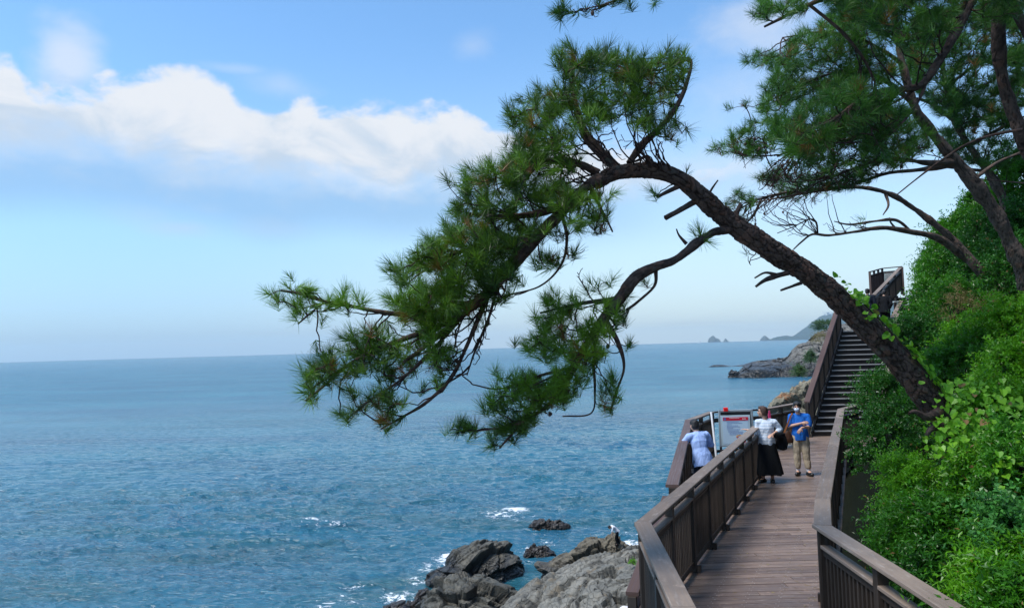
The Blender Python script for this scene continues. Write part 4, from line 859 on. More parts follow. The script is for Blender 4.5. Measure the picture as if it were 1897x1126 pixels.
NP = [ # outline, distance, half thickness, spacing, clump
 ([(1028, 100), (1062, 88), (1100, 95), (1150, 98), (1200, 112), (1262, 92), (1282, 108), (1262, 160), (1245, 215), (1258, 235), (1255, 262), (1225, 262), (1190, 235), (1140, 225), (1105, 240), (1070, 265), (1030, 285), (990, 310), (945, 345), (925, 330), (955, 270), (935, 205), (985, 165), (1045, 155)], 6.7, .5, 22, -.42),
 ([(818, 332), (860, 340), (905, 305), (955, 285), (1005, 305), (980, 345), (905, 390), (880, 415), (812, 412), (850, 375)], 6.3, .4, 22, -.45),
 ([(900, 390), (985, 365), (1060, 350), (1135, 362), (1140, 395), (1118, 435), (1060, 440), (1000, 440), (960, 470), (905, 500), (850, 470)], 6.4, .45, 22, -.35),
 ([(715, 508), (790, 450), (835, 425), (905, 425), (950, 445), (925, 485), (870, 515), (850, 560), (790, 600), (735, 590), (720, 560), (745, 535)], 6.15, .5, 20, -.5),
 ([(492, 545), (505, 522), (545, 535), (590, 540), (640, 545), (690, 562), (680, 585), (635, 575), (590, 575), (560, 602), (540, 575), (500, 572)], 5.95, .16, 17, -.7),
 ([(555, 725), (575, 675), (610, 650), (650, 625), (700, 600), (780, 590), (830, 600), (800, 645), (740, 655), (690, 690), (640, 700), (590, 740), (560, 748)], 6.05, .4, 22, -.3),
 ([(850, 520), (905, 490), (965, 460), (950, 520), (915, 570), (870, 620), (800, 640), (780, 600)], 6.05, .3, 20, -.3),
 ([(955, 300), (1020, 270), (1080, 290), (1060, 350), (1000, 370), (930, 370)], 6.4, .3, 22, -.2),
 ([(740, 660), (800, 640), (845, 650), (850, 700), (800, 715), (765, 735), (720, 745), (690, 720)], 6.15, .35, 22, -.2),
 ([(620, 725), (680, 700), (745, 720), (760, 750), (700, 790), (660, 770), (620, 785), (605, 765)], 6.05, .3, 20, -.2),
 ([(985, 575), (1030, 545), (1075, 535), (1080, 560), (1060, 590), (1050, 640), (1030, 665), (990, 665), (970, 640), (1010, 610)], 6.5, .35, 18, -.4),
 ([(1050, 600), (1118, 560), (1160, 575), (1125, 640), (1075, 720), (1030, 765), (995, 745), (1045, 660)], 6.42, .28, 22, -.25),
 ([(690, 780), (740, 762), (752, 784), (700, 806)], 6.15, .1, 14, -1),
 ([(1080, 535), (1120, 520), (1165, 525), (1200, 520), (1210, 535), (1165, 575), (1130, 560), (1095, 570)], 6.75, .2, 20, -.2),
 ([(925, 700), (975, 690), (1045, 690), (1055, 730), (1010, 760), (985, 790), (930, 838), (900, 820), (930, 780), (890, 760)], 6.4, .35, 18, -.3),
 ([(825, 790), (870, 780), (900, 788), (890, 810), (840, 812)], 6.3, .12, 12, -1),
 ([(1112, 710), (1150, 690), (1155, 740), (1132, 775), (1112, 755)], 6.6, .15, 13, -1),
 ([(1090, 395), (1130, 385), (1140, 420), (1110, 425)], 6.5, .15, 15, -1),
 ([(985, 480), (1035, 455), (1070, 465), (1050, 500), (1000, 510)], 6.5, .2, 17, -.6),
 ([(925, 545), (960, 535), (965, 550), (930, 555)], 6.5, .08, 14, -1), ([(1190, 360), (1225, 350), (1230, 362), (1195, 372)], 6.8, .06, 15, -1),
 ([(1275, 440), (1298, 410), (1318, 420), (1300, 440)], 7.0, .12, 15, -1), ([(1160, 625), (1175, 625), (1178, 640), (1165, 645)], 6.6, .05, 12, -1),
 ([(1245, 262), (1265, 225), (1275, 240), (1262, 290)], 6.9, .12, 20, -1), ([(1268, 315), (1280, 315), (1282, 328), (1270, 330)], 6.95, .05, 12, -1),
 ([(1140, 565), (1165, 575), (1160, 590), (1145, 588)], 6.8, .06, 12, -1), ([(1300, 445), (1330, 445), (1320, 458), (1300, 455)], 7.0, .05, 14, -1)]
TP = [([(975, 300), (1060, 262), (1140, 235), (1200, 245), (1250, 265), (1180, 290), (1110, 320), (1060, 370), (1000, 400), (960, 390), (1010, 340)], 6.55, .35, 17, -.6),
      ([(920, 500), (960, 480), (930, 560), (900, 620), (870, 660), (840, 690), (800, 720), (760, 700), (780, 650), (840, 600)], 6.2, .35, 19, -.6),
      ([(900, 560), (930, 590), (925, 600), (890, 660), (870, 700), (860, 690)], 6.25, .2, 17, -.9),
      ([(620, 640), (760, 600), (780, 660), (700, 700), (640, 720)], 6.05, .3, 32, -.4),
      ([(1110, 590), (1165, 550), (1150, 640), (1100, 670), (1060, 740), (1000, 790), (985, 780), (1040, 700), (1060, 640)], 6.5, .3, 17, -.8),
      ([(1200, 230), (1262, 160), (1278, 190), (1262, 260), (1220, 250)], 6.9, .2, 20, -.8),
      ([(880, 340), (960, 330), (940, 370), (880, 400)], 6.35, .3, 20, -.5), ([(1040, 450), (1085, 460), (1085, 520), (1060, 520), (1070, 480)], 6.5, .15, 17, -1),
      ([(1105, 650), (1150, 660), (1160, 690), (1110, 700)], 6.6, .15, 22, -1), ([(1375, 465), (1410, 455), (1420, 475), (1385, 540), (1368, 545), (1390, 500)], 7.4, .1, 15, -1)]
def foliate(root, skels, NPs, TPs, g, matn, twm, per, ln, w, upw=(-.25, -.15, .75), frac=1., streams=0, drift=(-.8, 0, -.6), **kw):
    A = [sample_poly(p, d, t, s, g, c, i) for i, (p, d, t, s, c) in enumerate(NPs)]; B = [sample_poly(p, d, t, s, g, c, i+60) for i, (p, d, t, s, c) in enumerate(TPs)]
    A = np.vstack(A); B = np.vstack(B) if B else np.zeros((0, 3)); T = np.vstack([A, B])
    # long thin shoots streaming off the limbs; the foliage then hangs on them
    SP = np.vstack([q[::3] for q in skels]); ST = np.vstack([np.gradient(q[:, :3], axis=0)[::3] for q in skels]); ST = ST/(np.linalg.norm(ST, axis=1)[:, None]+1e-9); sv, sf, sk2, nv = [], [], [], 0
    for _ in range(streams):
        t = T[g.integers(len(T))]; df = t-SP[:, :3]; dl = np.linalg.norm(df, axis=1)+1e-6; un = df/dl[:, None]; al = (un*ST).sum(1)*.6+(un*np.array(drift)).sum(1)*.7
        ok = np.where((dl > .18) & (dl < .85) & (al > .25) & (dl < dl.min()*1.7+.16))[0]
        if not len(ok): continue
        j = ok[np.argsort(dl[ok]-.25*al[ok])[min(len(ok)-1, g.integers(0, 12))]] if g.random() < .5 else g.choice(ok); a = SP[j, :3]; L = dl[j]; c = a+df[j]*.5+ST[j]*L*.22+g.normal(0, .05*L, 3)+np.array([0, 0, -.10*L])
        q = np.linspace(0, 1, 9)[:, None]; pts = (1-q)**2*a+2*q*(1-q)*c+q*q*t; pts[1:-1] += g.normal(0, .008, (7, 3)); r = np.linspace(min(.011, .005+.006*L), .0034, 9)
        V_, F_ = tube_arr(pts, r, 5); sv.append(V_); sf.append(F_+nv); nv += len(V_); s2 = spline(np.hstack([pts, r[:, None]]), .04); sk2.append(s2)
    if sv: V_ = np.vstack(sv); obj('long_shoots', np_mesh('long_shoots', V_, np.vstack(sf), tint=np.zeros(len(V_)), uv=V_*10, smooth=True, mats=[M[twm]]), root)
    skels = list(skels)+sk2
    X, rad, paths, ends = grow(skels, T, None, g); twig_mesh(X, rad, paths, 'twigs', M[twm], root)
    na = len(A); nz = g.normal(0, .38, (na, 3)); dr = ends[:na]*.75 + np.array(upw) + nz
    pos = A; ex = g.random(na) < .45; pos = np.vstack([pos, A[ex]+g.normal(0, .045, (ex.sum(), 3))+np.array([0, 0, .01])]); dr = np.vstack([dr, dr[ex]+g.normal(0, .5, (ex.sum(), 3))])
    bt = np.clip(.40+.38*fbm(pos*1.5, 2, 8)+g.normal(0, .20, len(pos)), .0, .82)
    tufts(pos, dr, g, 'needles', M[matn], root, per, ln, w, tbase=bt, **kw)
    pick = g.random(len(B)) < .035
    if pick.any(): cones(B[pick]+np.array([0, 0, -.02]), 'pine_cone', root)
    print('tufts', len(pos), 'twigs', len(T)); return A
foliate(pine, [s for k, s in LB.items() if not k.startswith(('stub', 'root'))]+[S0[len(S0)//2:]], NP, TP, g, 'needle', 'twig', 50, .125, .0041, spread=(15, 62), streams=330)
to_local(pine)
# ---- the pines on the slope to the right
def slope_pine(label, base, rowsets, NPs, TPs, seed, per=40, ln=.125, w=.0046, m='bark_grey', twigm='twig', streams=130):
    root = thing('pine_tree', label, 'pine tree', base, 0, 'pines on the slope'); sk = []
    for i, r in enumerate(rowsets):
        o, S = bark_tube(r, M[m], 'trunk' if i == 0 else 'branch', root, n=40 if i == 0 else 12, step=.03 if i == 0 else .05, plate=.07 if i == 0 else .05, depth=.012 if i == 0 else .005, seed=seed+i); sk.append(S)
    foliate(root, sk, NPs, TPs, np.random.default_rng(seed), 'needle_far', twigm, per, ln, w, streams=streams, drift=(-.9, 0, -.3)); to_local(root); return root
slope_pine('tall grey trunked pine rising out of the hillside shrubs on the right', P(1905, 530, 10.4), [
    [(1905, 530, 33.5, 10.4), (1885, 480, 29.5, 10.3), (1850, 405, 26.8, 10.2), (1800, 335, 24.2, 10.1), (1762, 290, 21.5, 10.0), (1722, 240, 19.4, 9.9), (1697, 205, 16.8, 9.8), (1680, 150, 14.8, 9.8), (1665, 90, 12.0, 9.8), (1655, 30, 9.4, 9.8), (1650, -40, 5.3, 9.8)],
    [(1765, 300, 12.0, 10.0), (1720, 302, 10.1, 9.8), (1670, 296, 7.4, 9.6), (1620, 300, 5.3, 9.5), (1560, 320, 4.0, 9.4), (1500, 345, 2.7, 9.3)],
    [(1770, 305, 10.8, 10.0), (1700, 315, 8.7, 10.2), (1640, 322, 6.7, 10.3), (1570, 345, 5.3, 10.3), (1480, 360, 4.0, 10.3), (1400, 375, 2.7, 10.3)],
    [(1700, 205, 10.8, 9.8), (1640, 215, 8.7, 9.6), (1580, 240, 6.0, 9.5), (1510, 260, 4.0, 9.4), (1440, 290, 2.7, 9.3)],
    [(1690, 190, 9.4, 9.8), (1640, 150, 7.4, 9.7), (1580, 130, 5.3, 9.6), (1500, 150, 4.0, 9.5), (1420, 190, 2.7, 9.4)],
    [(1675, 120, 9.4, 9.8), (1610, 80, 6.7, 9.6), (1530, 60, 4.7, 9.5), (1450, 70, 2.7, 9.4)],
    [(1800, 335, 9.4, 10.1), (1850, 300, 6.7, 10.2), (1900, 280, 4.7, 10.3)]],
    [([(1368, 112), (1400, 95), (1440, 105), (1480, 60), (1540, 30), (1600, 20), (1650, 60), (1660, 140), (1600, 170), (1560, 230), (1500, 215), (1440, 240), (1400, 220), (1420, 160), (1440, 130)], 9.6, .7, 16, -.42),
     ([(1440, 235), (1520, 190), (1600, 180), (1680, 200), (1740, 260), (1700, 290), (1640, 310), (1560, 330), (1500, 320), (1470, 270)], 9.6, .7, 17, -.32),
     ([(1300, 268), (1340, 255), (1385, 215), (1420, 235), (1440, 265), (1400, 300), (1350, 285), (1310, 290)], 9.4, .3, 16, -.3),
     ([(1340, 195), (1385, 185), (1400, 205), (1360, 215)], 9.4, .2, 16, -.4),
     ([(1400, 330), (1480, 300), (1560, 320), (1640, 320), (1600, 345), (1540, 355), (1460, 350)], 9.9, .5, 18, -.2)],
    [([(1340, 270), (1440, 235), (1560, 220), (1600, 290), (1500, 330), (1420, 350), (1400, 330), (1440, 290), (1380, 290)], 9.5, .6, 12, -.4), ([(1480, 260), (1640, 230), (1700, 300), (1600, 345), (1440, 370), (1400, 350)], 9.7, .6, 13, -.4), ([(1640, 180), (1750, 270), (1650, 320), (1560, 300)], 9.8, .6, 20, -.3), ([(1360, 220), (1390, 290), (1380, 320), (1350, 290)], 9.4, .2, 18, -.6)], 61)
slope_pine('pine with long low arching limbs reaching left over the stairs', P(1830, 520, 12.6), [
    [(1830, 520, 20.1, 12.6), (1800, 485, 17.5, 12.6), (1765, 445, 14.8, 12.6), (1735, 418, 12.7, 12.5), (1690, 384, 10.8, 12.4), (1645, 358, 8.7, 12.2), (1590, 347, 7.4, 12.0), (1520, 350, 6.0, 11.8), (1450, 358, 4.7, 11.6), (1400, 372, 3.4, 11.5), (1350, 398, 2.7, 11.4)],
    [(1790, 480, 13.4, 12.6), (1740, 442, 11.4, 12.4), (1690, 430, 9.4, 12.2), (1635, 422, 8.1, 12.0), (1580, 430, 6.0, 11.9), (1535, 436, 5.3, 11.8), (1505, 434, 4.0, 11.8), (1485, 448, 3.4, 11.8), (1470, 462, 2.0, 11.8)],
    [(1690, 430, 6.0, 12.2), (1660, 408, 5.3, 12.1), (1620, 410, 4.7, 12.0), (1575, 416, 3.4, 11.9), (1545, 410, 2.0, 11.9)],
    [(1515, 435, 4.0, 11.8), (1512, 412, 3.4, 11.8), (1500, 406, 2.7, 11.8), (1470, 420, 2.0, 11.8), (1440, 432, 1.7, 11.8)],
    [(1640, 358, 5.3, 12.2), (1646, 380, 3.4, 12.1), (1636, 398, 2.7, 12.0)],
    [(1410, 370, 4.7, 11.5), (1395, 400, 3.4, 11.5), (1375, 420, 2.0, 11.5)],
    [(1660, 424, 3.4, 12.1), (1650, 412, 2.7, 12.1), (1648, 403, 2.0, 12.1)]],
    [([(1330, 375), (1370, 352), (1400, 360), (1395, 385), (1345, 395)], 11.4, .25, 14, -.5), ([(1440, 330), (1530, 325), (1570, 345), (1500, 372), (1440, 365)], 11.8, .4, 17, -.2), ([(1555, 395), (1590, 385), (1600, 410), (1565, 415)], 11.9, .2, 14, -.5),
     ([(1340, 400), (1372, 396), (1370, 410), (1345, 412)], 11.4, .1, 12, -1), ([(1375, 455), (1410, 450), (1420, 470), (1380, 470)], 11.6, .1, 18, -1)],
    [([(1310, 380), (1420, 350), (1560, 350), (1500, 390), (1420, 400), (1380, 425), (1360, 410)], 11.6, .4, 14, -.5), ([(1440, 430), (1500, 405), (1560, 415), (1580, 395), (1620, 400), (1600, 425), (1520, 430), (1470, 450)], 11.9, .2, 17, -.5)], 71)
slope_pine('dark pine behind the tall grey one, its trunk crossing behind it', P(1890, 430, 13.6), [
    [(1890, 430, 20.1, 13.6), (1860, 370, 17.5, 13.6), (1830, 318, 16.1, 13.5), (1795, 270, 14.8, 13.4), (1770, 225, 12.0, 13.3), (1755, 170, 10.1, 13.2), (1745, 110, 8.1, 13.2), (1740, 40, 6.0, 13.2)],
    [(1795, 270, 8.7, 13.4), (1850, 240, 6.7, 13.3), (1900, 215, 4.7, 13.2)], [(1770, 225, 8.1, 13.3), (1720, 190, 6.0, 13.2), (1680, 180, 4.0, 13.1)], [(1755, 160, 6.7, 13.2), (1810, 120, 5.3, 13.1), (1870, 100, 3.4, 13)],
    [(1830, 318, 8.1, 13.5), (1780, 312, 6.0, 13.5), (1720, 305, 4.0, 13.5)]],
    [([(1660, 60), (1740, 20), (1830, 10), (1900, 30), (1910, 180), (1870, 240), (1800, 230), (1740, 210), (1680, 150)], 13.2, .9, 17, -.28), ([(1740, 240), (1800, 220), (1880, 220), (1900, 280), (1850, 320), (1790, 300), (1750, 290)], 13.4, .7, 17, -.2)],
    [([(1680, 100), (1900, 80), (1900, 260), (1740, 260)], 13.3, .7, 28, -.2)], 81, per=40, ln=.15, w=.0075)
slope_pine('overhanging pine whose knotty limb drops in from the top of the picture', P(1990, 330, 8.4), [
    [(2000, 440, 41.6, 9.2), (1940, 335, 34.9, 9.1), (1895, 250, 29.5, 9.0), (1868, 185, 25.5, 8.9), (1852, 110, 22.8, 8.7), (1850, 30, 21.5, 8.5), (1862, -60, 20.1, 8.3), (1880, -160, 17.5, 8)],
    [(1960, 170, 22.8, 8.4), (1915, 80, 20.1, 8.3), (1882, 20, 18.1, 8.2), (1860, -40, 14.8, 8.1)],
    [(1885, -130, 20.1, 8.0), (1840, -60, 19.4, 7.9), (1800, 5, 18.7, 7.8), (1768, 65, 18.1, 7.8), (1732, 125, 16.1, 7.7), (1706, 158, 14.8, 7.7), (1670, 166, 12.0, 7.6), (1630, 170, 9.4, 7.6), (1585, 192, 7.4, 7.5), (1540, 225, 5.3, 7.5), (1500, 240, 4.0, 7.4), (1462, 262, 2.7, 7.4)],
    [(1840, -60, 16.1, 7.9), (1740, -70, 13.4, 7.7), (1640, -50, 11.4, 7.5), (1570, -25, 9.4, 7.3), (1520, 0, 8.7, 7.2), (1478, 18, 8.1, 7.2), (1452, 32, 6.7, 7.1), (1416, 50, 4.7, 7.1)],
    [(1640, -50, 9.4, 7.5), (1500, -90, 7.4, 7.2), (1350, -80, 6.0, 6.9), (1240, -50, 5.3, 6.7), (1180, -20, 4.0, 6.6), (1130, 5, 3.4, 6.5), (1080, 18, 2.7, 6.5), (1040, 30, 2.7, 6.5)],
    [(1720, 140, 8.1, 7.7), (1700, 190, 6.0, 7.7), (1660, 240, 4.0, 7.6), (1620, 270, 2.7, 7.5)],
    [(1500, 10, 6.0, 7.2), (1560, 60, 6.0, 7.3), (1600, 110, 5.3, 7.5), (1620, 150, 4.0, 7.6)],
    [(1895, 240, 6.0, 8.2), (1840, 250, 5.3, 8.4), (1790, 268, 4.7, 8.5), (1740, 300, 4.0, 8.6), (1700, 330, 3.4, 8.7), (1660, 362, 2.7, 8.7)],
    [(1900, 340, 2.7, 8.3), (1830, 333, 2.3, 8.3), (1780, 327, 1.7, 8.3)]],
    [([(1385, 15), (1410, 5), (1480, -10), (1500, 20), (1440, 30), (1400, 45)], 7.1, .25, 17, -.3), ([(1480, -30), (1600, -60), (1760, -40), (1800, 10), (1740, 70), (1690, 110), (1640, 60), (1560, 30)], 7.6, .6, 20, -.3),
     ([(1420, 230), (1500, 180), (1580, 160), (1660, 140), (1660, 190), (1600, 230), (1540, 270), (1470, 290)], 7.5, .4, 19, -.3), ([(1580, 220), (1680, 190), (1700, 250), (1640, 300), (1600, 280)], 7.6, .35, 20, -.2),
     ([(1025, 18), (1060, 5), (1075, 20), (1050, 35), (1030, 38)], 6.5, .08, 15, -1), ([(1080, 5), (1110, 0), (1115, 20), (1085, 28)], 6.5, .08, 16, -1), ([(1130, -10), (1170, -10), (1165, 8), (1140, 10)], 6.55, .08, 12, -1), ([(1200, -12), (1230, -14), (1225, 2), (1205, 2)], 6.65, .06, 14, -1),
     ([(1800, -40), (1900, -60), (1900, 30), (1830, 60)], 8.0, .5, 20, -.2)],
    [([(1030, 0), (1130, -10), (1110, 30), (1030, 40)], 6.5, .1, 18, -1), ([(1440, 250), (1560, 200), (1680, 170), (1660, 260), (1560, 290), (1500, 300)], 7.5, .4, 22, -.4), ([(1600, -20), (1760, -10), (1740, 110), (1640, 90)], 7.6, .5, 26, -.2)], 91, per=56, ln=.12, w=.0045, m='bark')
# cones at the end of the overhanging limb
# ------------------------------------------------------------ shrubs, ivy and undergrowth
def leaf_mesh(B, D, L, Wd, Nn, tint, fold=.25):
    """B base points, D directions, L lengths, Wd widths, Nn side hints"""
    S = np.cross(D, Nn); S /= np.linalg.norm(S, axis=1)[:, None]+1e-9; U = np.cross(S, D)
    m = B + D*(L*.45)[:, None]; lf = m + S*(Wd*.5)[:, None] + U*(Wd*fold)[:, None]; rt = m - S*(Wd*.5)[:, None] + U*(Wd*fold)[:, None]; tp = B + D*L[:, None] - U*(L*.12)[:, None]
    V = np.stack([B, rt, tp, lf], 1).reshape(-1, 3); i = np.arange(len(B))[:, None]*4
    F = np.concatenate([i+np.array([[0, 1, 2]]), i+np.array([[0, 2, 3]])], 0); return V, F, np.repeat(tint, 4)
def unit(v): return v/(np.linalg.norm(v, axis=-1, keepdims=True)+1e-9)
def shrub(label, px, py, d, rx, ry, m, n=420, leaf=.055, asp=.45, per=11, seed=0, sprig=.22, lump=.62, up=.35, name='shrub', group='shrubs on the hillside', thick=1.0, cat='shrub'):
    g = np.random.default_rng(1000+seed); c = np.array(tuple(P(px, py, d))); R = np.array([rx*d/F0, (rx+ry)/2*d/F0*thick, ry*d/F0])
    u = unit(g.normal(0, 1, (n, 3))); u[:, 2] = np.where(u[:, 2] < -.55, -u[:, 2], u[:, 2])
    rr = g.uniform(.45, 1.0, n)**.6; lm = 1+lump*vnoise(u*2.1+seed, seed)+.2*vnoise(u*5+seed, seed+1)
    Pp = c + u*R*(rr*lm)[:, None]
    dr = unit(u*np.array([1, 1, .8]) + np.array([-.1, -.2, up]) + g.normal(0, .35, (n, 3))); t = (np.arange(per)+.5)/per
    Ln = sprig*np.clip(np.exp(g.normal(-.1, .42, n)), .4, 2.6); B = Pp[:, None] + dr[:, None]*(t[None, :]*Ln[:, None])[..., None]; B[..., 2] -= (t**2)[None, :]*Ln[:, None]*.25
    a = unit(np.cross(dr, g.normal(0, 1, (n, 3)))); b = np.cross(dr, a); ph = np.arange(per)[None, :]*2.4+g.uniform(0, 6.28, (n, 1))
    side = a[:, None]*np.cos(ph)[..., None]+b[:, None]*np.sin(ph)[..., None]
    D = unit(side*.9 + dr[:, None]*.6 + g.normal(0, .2, (n, per, 3))); sz = leaf*g.uniform(.65, 1.2, (n, per))*(1.05-.35*t)[None, :]
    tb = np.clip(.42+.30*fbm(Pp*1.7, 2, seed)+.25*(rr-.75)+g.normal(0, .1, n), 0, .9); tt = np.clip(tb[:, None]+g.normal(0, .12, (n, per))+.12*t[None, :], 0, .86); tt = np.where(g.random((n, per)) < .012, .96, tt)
    V, F, T = leaf_mesh(B.reshape(-1, 3), D.reshape(-1, 3), sz.ravel(), sz.ravel()*asp, np.array([[0, 0, 1.]])+g.normal(0, .5, (n*per, 3)), tt.ravel())
    base = c + np.array([.1, .25, -R[2]*.9]); root = thing(name, label, cat, tuple(base), 0, group)
    obj('leaves', np_mesh('leaves', V-base, F, tint=T, mats=[M[m]]), root)
    pick = g.choice(n, min(n, 26), replace=False); Vs, Fs, k = [], [], 0
    for q in pick:
        p0 = base; p2 = Pp[q]; md = (p0+p2)/2+g.normal(0, .06, 3); Vt, Ft = tube_arr([p0, md, p2], [.012, .007, .003], 5); Vs.append(Vt-base); Fs.append(Ft+k); k += len(Vt)
    V = np.vstack(Vs); obj('stems', np_mesh('stems', V, np.vstack(Fs), tint=np.zeros(len(V)), uv=V*10, mats=[M['twig']]), root); return root
SH = [ # label, px, py, d, rx, ry, material, sprigs, leaf
 ('added sparse dark bush deepening the shade in the gap behind the right railing', 1632, 985, 8.9, 18, 40, 'leaf_dark', 70, .045),  # dark leaves added here to deepen the shade of the gap
 ('added dark bush deepening the shade low in the gap, in front of the sparse one', 1655, 1060, 8.1, 22, 34, 'leaf_dark', 150, .045),  # also put in to darken the shaded gap
 ('dark leafy bush in front of the stairs, left of the pine roots', 1655, 830, 12.0, 62, 66, 'leaf_dark', 900, .05),
 ('dark bush whose top touches the right stairs railing', 1640, 735, 13.5, 45, 38, 'leaf_dark', 560, .05),
 ('low dark foliage hanging below the pine roots', 1705, 838, 11.2, 34, 18, 'leaf_dark', 110, .05),
 ('yellow green feathery shrub beside the walkway, tallest of those at the railing', 1684, 912, 7.9, 30, 52, 'leaf_bright', 620, .042),
 ('narrow leaved shrub directly right of the railing bend', 1692, 1005, 7.5, 38, 62, 'leaf_mid', 800, .055),
 ('broad mid green shrub in the middle of the slope beneath the dark hollow', 1760, 1025, 7.2, 62, 66, 'leaf_mid', 1100, .055),
 ('deep green shrub filling the gap behind the railing slats', 1740, 1080, 6.9, 44, 44, 'leaf_dark', 600, .05),
 ('bright shrub at the bottom right corner with long upright leaves', 1858, 1085, 5.7, 58, 44, 'leaf_bright', 520, .06),
 ('glossy round leaved shrub at the right edge', 1885, 1015, 5.9, 45, 70, 'leaf_glossy', 420, .045),
 ('green shrub low at the right edge below the glossy one', 1900, 1125, 5.3, 44, 40, 'leaf_mid', 380, .055),
 ('bright shrub right of the dark hollow under the roots', 1850, 905, 7.4, 55, 72, 'leaf_bright', 900, .05),
 ('leafy shrub at the right edge, level with the walkway bend', 1895, 900, 7.0, 50, 85, 'leaf_mid', 700, .05),
 ('yellow green shrub just right of the ivy covered roots', 1850, 775, 8.6, 70, 65, 'leaf_bright', 900, .05),
 ('shrub at the right edge beside the yellow green one', 1905, 720, 9.0, 55, 80, 'leaf_bright', 700, .05),
 ('mid green thicket above the ivy on the trunk', 1790, 690, 10.5, 80, 60, 'leaf_mid', 1100, .05),
 ('dark thicket touching the upper side of the leaning trunk', 1715, 650, 12.5, 65, 50, 'leaf_dark', 900, .052),
 ('small dark bush below the visitors in black', 1684, 645, 15.5, 34, 24, 'leaf_dark', 420, .055),
 ('rounded bush right of the upper stairs', 1745, 580, 16.5, 44, 50, 'leaf_mid', 1100, .06),
 ('mid green bush with dry tangles in the centre of the slope', 1790, 590, 13.0, 65, 65, 'leaf_mid', 1000, .055),
 ('bright bush at the right edge in the middle of the slope', 1885, 625, 10.5, 60, 60, 'leaf_bright', 800, .05),
 ('dark bush at the right edge behind the grey pine trunk', 1895, 530, 12.0, 55, 65, 'leaf_dark', 750, .055),
 ('bush nearest the sky left of the grey pine trunk', 1742, 515, 18.0, 40, 42, 'leaf_mid', 900, .07),
 ('tall leafy bush under the arching limbs', 1785, 465, 16.5, 48, 70, 'leaf_mid', 1200, .065),
 ('dark leafy bush directly left of the grey pine trunk', 1830, 500, 14.5, 45, 75, 'leaf_dark', 1000, .06),
 ('high bush behind the grey pine trunk', 1840, 400, 15.5, 55, 55, 'leaf_mid', 1000, .065),
 ('topmost bush at the right edge under the pine crown', 1895, 345, 14.5, 50, 60, 'leaf_mid', 900, .06),
 ('bush at the right edge between the topmost bush and the dark one', 1895, 445, 13.2, 40, 55, 'leaf_dark', 600, .055),
 ('bright green bush half way up the slope below the dry tangles', 1800, 640, 11.4, 50, 38, 'leaf_bright', 420, .05)]
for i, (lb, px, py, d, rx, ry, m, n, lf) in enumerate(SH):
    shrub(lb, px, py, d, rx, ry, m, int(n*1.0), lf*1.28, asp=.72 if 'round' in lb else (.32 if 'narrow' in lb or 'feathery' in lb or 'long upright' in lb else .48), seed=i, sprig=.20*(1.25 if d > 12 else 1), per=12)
# far small plants on the coast rocks
shrub('small green bush on the tan coast rock beside the stairs railing', 1480, 690, 66, 6, 9, 'fargreen', 160, .16, .5, 9, 101, .5, group='plants on the coast rocks', name='coastal_bush')
shrub('yellowish bush on the headland slope just left of the stairs railing', 1501, 664, 120, 6, 10, 'fargreen', 200, .26, .5, 9, 102, .8, group='plants on the coast rocks', name='coastal_bush')
shrub('wind clipped green bush on top of the headland', 1528, 606, 260, 20, 9, 'fargreen', 420, .5, .5, 9, 103, 1.2, group='plants on the coast rocks', name='coastal_bush')
shrub('dry yellow grass patch below the headland bush', 1522, 628, 250, 14, 9, 'dry', 260, .5, .2, 9, 104, 1.2, group='plants on the coast rocks', name='grass_tuft', cat='grass')
shrub('little bright green tuft growing on the pale slab near the railing', 1172, 1041, 37.5, 5, 5, 'leaf_bright', 60, .06, .4, 9, 105, .14, group='plants on the coast rocks', name='grass_tuft', cat='plant')
# dry tangles
shrub('dry straw coloured tangle hanging among the leaves in the middle of the slope', 1775, 585, 12.2, 20, 36, 'dry', 110, .09, .09, 8, 110, .2, group='dry tangles in the shrubs', name='dry_tangle', cat='dead plant')
shrub('dry straw coloured tangle right of the first one, nearer the trunk', 1832, 580, 11.8, 18, 24, 'dry', 80, .09, .09, 8, 111, .2, group='dry tangles in the shrubs', name='dry_tangle', cat='dead plant')
# undergrowth over the soil, one uncountable mass
def undergrowth():
    g = np.random.default_rng(77); n = 30000
    y = g.uniform(3.5, 30, n)**1.0; q = g.uniform(2.3, 11, n); x = np.vectorize(seg_line)(y)+q/.93; z = ground_z(x, y)
    Pp = np.stack([x, y, z], 1)+np.array([0, 0, .1])+g.normal(0, .16, (n, 3)); per = 6
    D = unit(g.normal(0, 1, (n, per, 3))+np.array([-.4, -.5, .5])); B = Pp[:, None]+g.normal(0, .07, (n, per, 3)); sz = g.uniform(.04, .085, (n, per))
    tt = np.clip(.35+.4*fbm(Pp*.9, 2, 5)[:, None]+g.normal(0, .12, (n, per)), 0, .9)
    V, F, T = leaf_mesh(B.reshape(-1, 3), D.reshape(-1, 3), sz.ravel(), sz.ravel()*.55, np.array([[-.3, -.3, 1.]])+g.normal(0, .5, (n*per, 3)), tt.ravel())
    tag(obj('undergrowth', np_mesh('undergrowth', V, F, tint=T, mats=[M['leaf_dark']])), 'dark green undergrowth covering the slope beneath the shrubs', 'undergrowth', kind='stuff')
undergrowth()
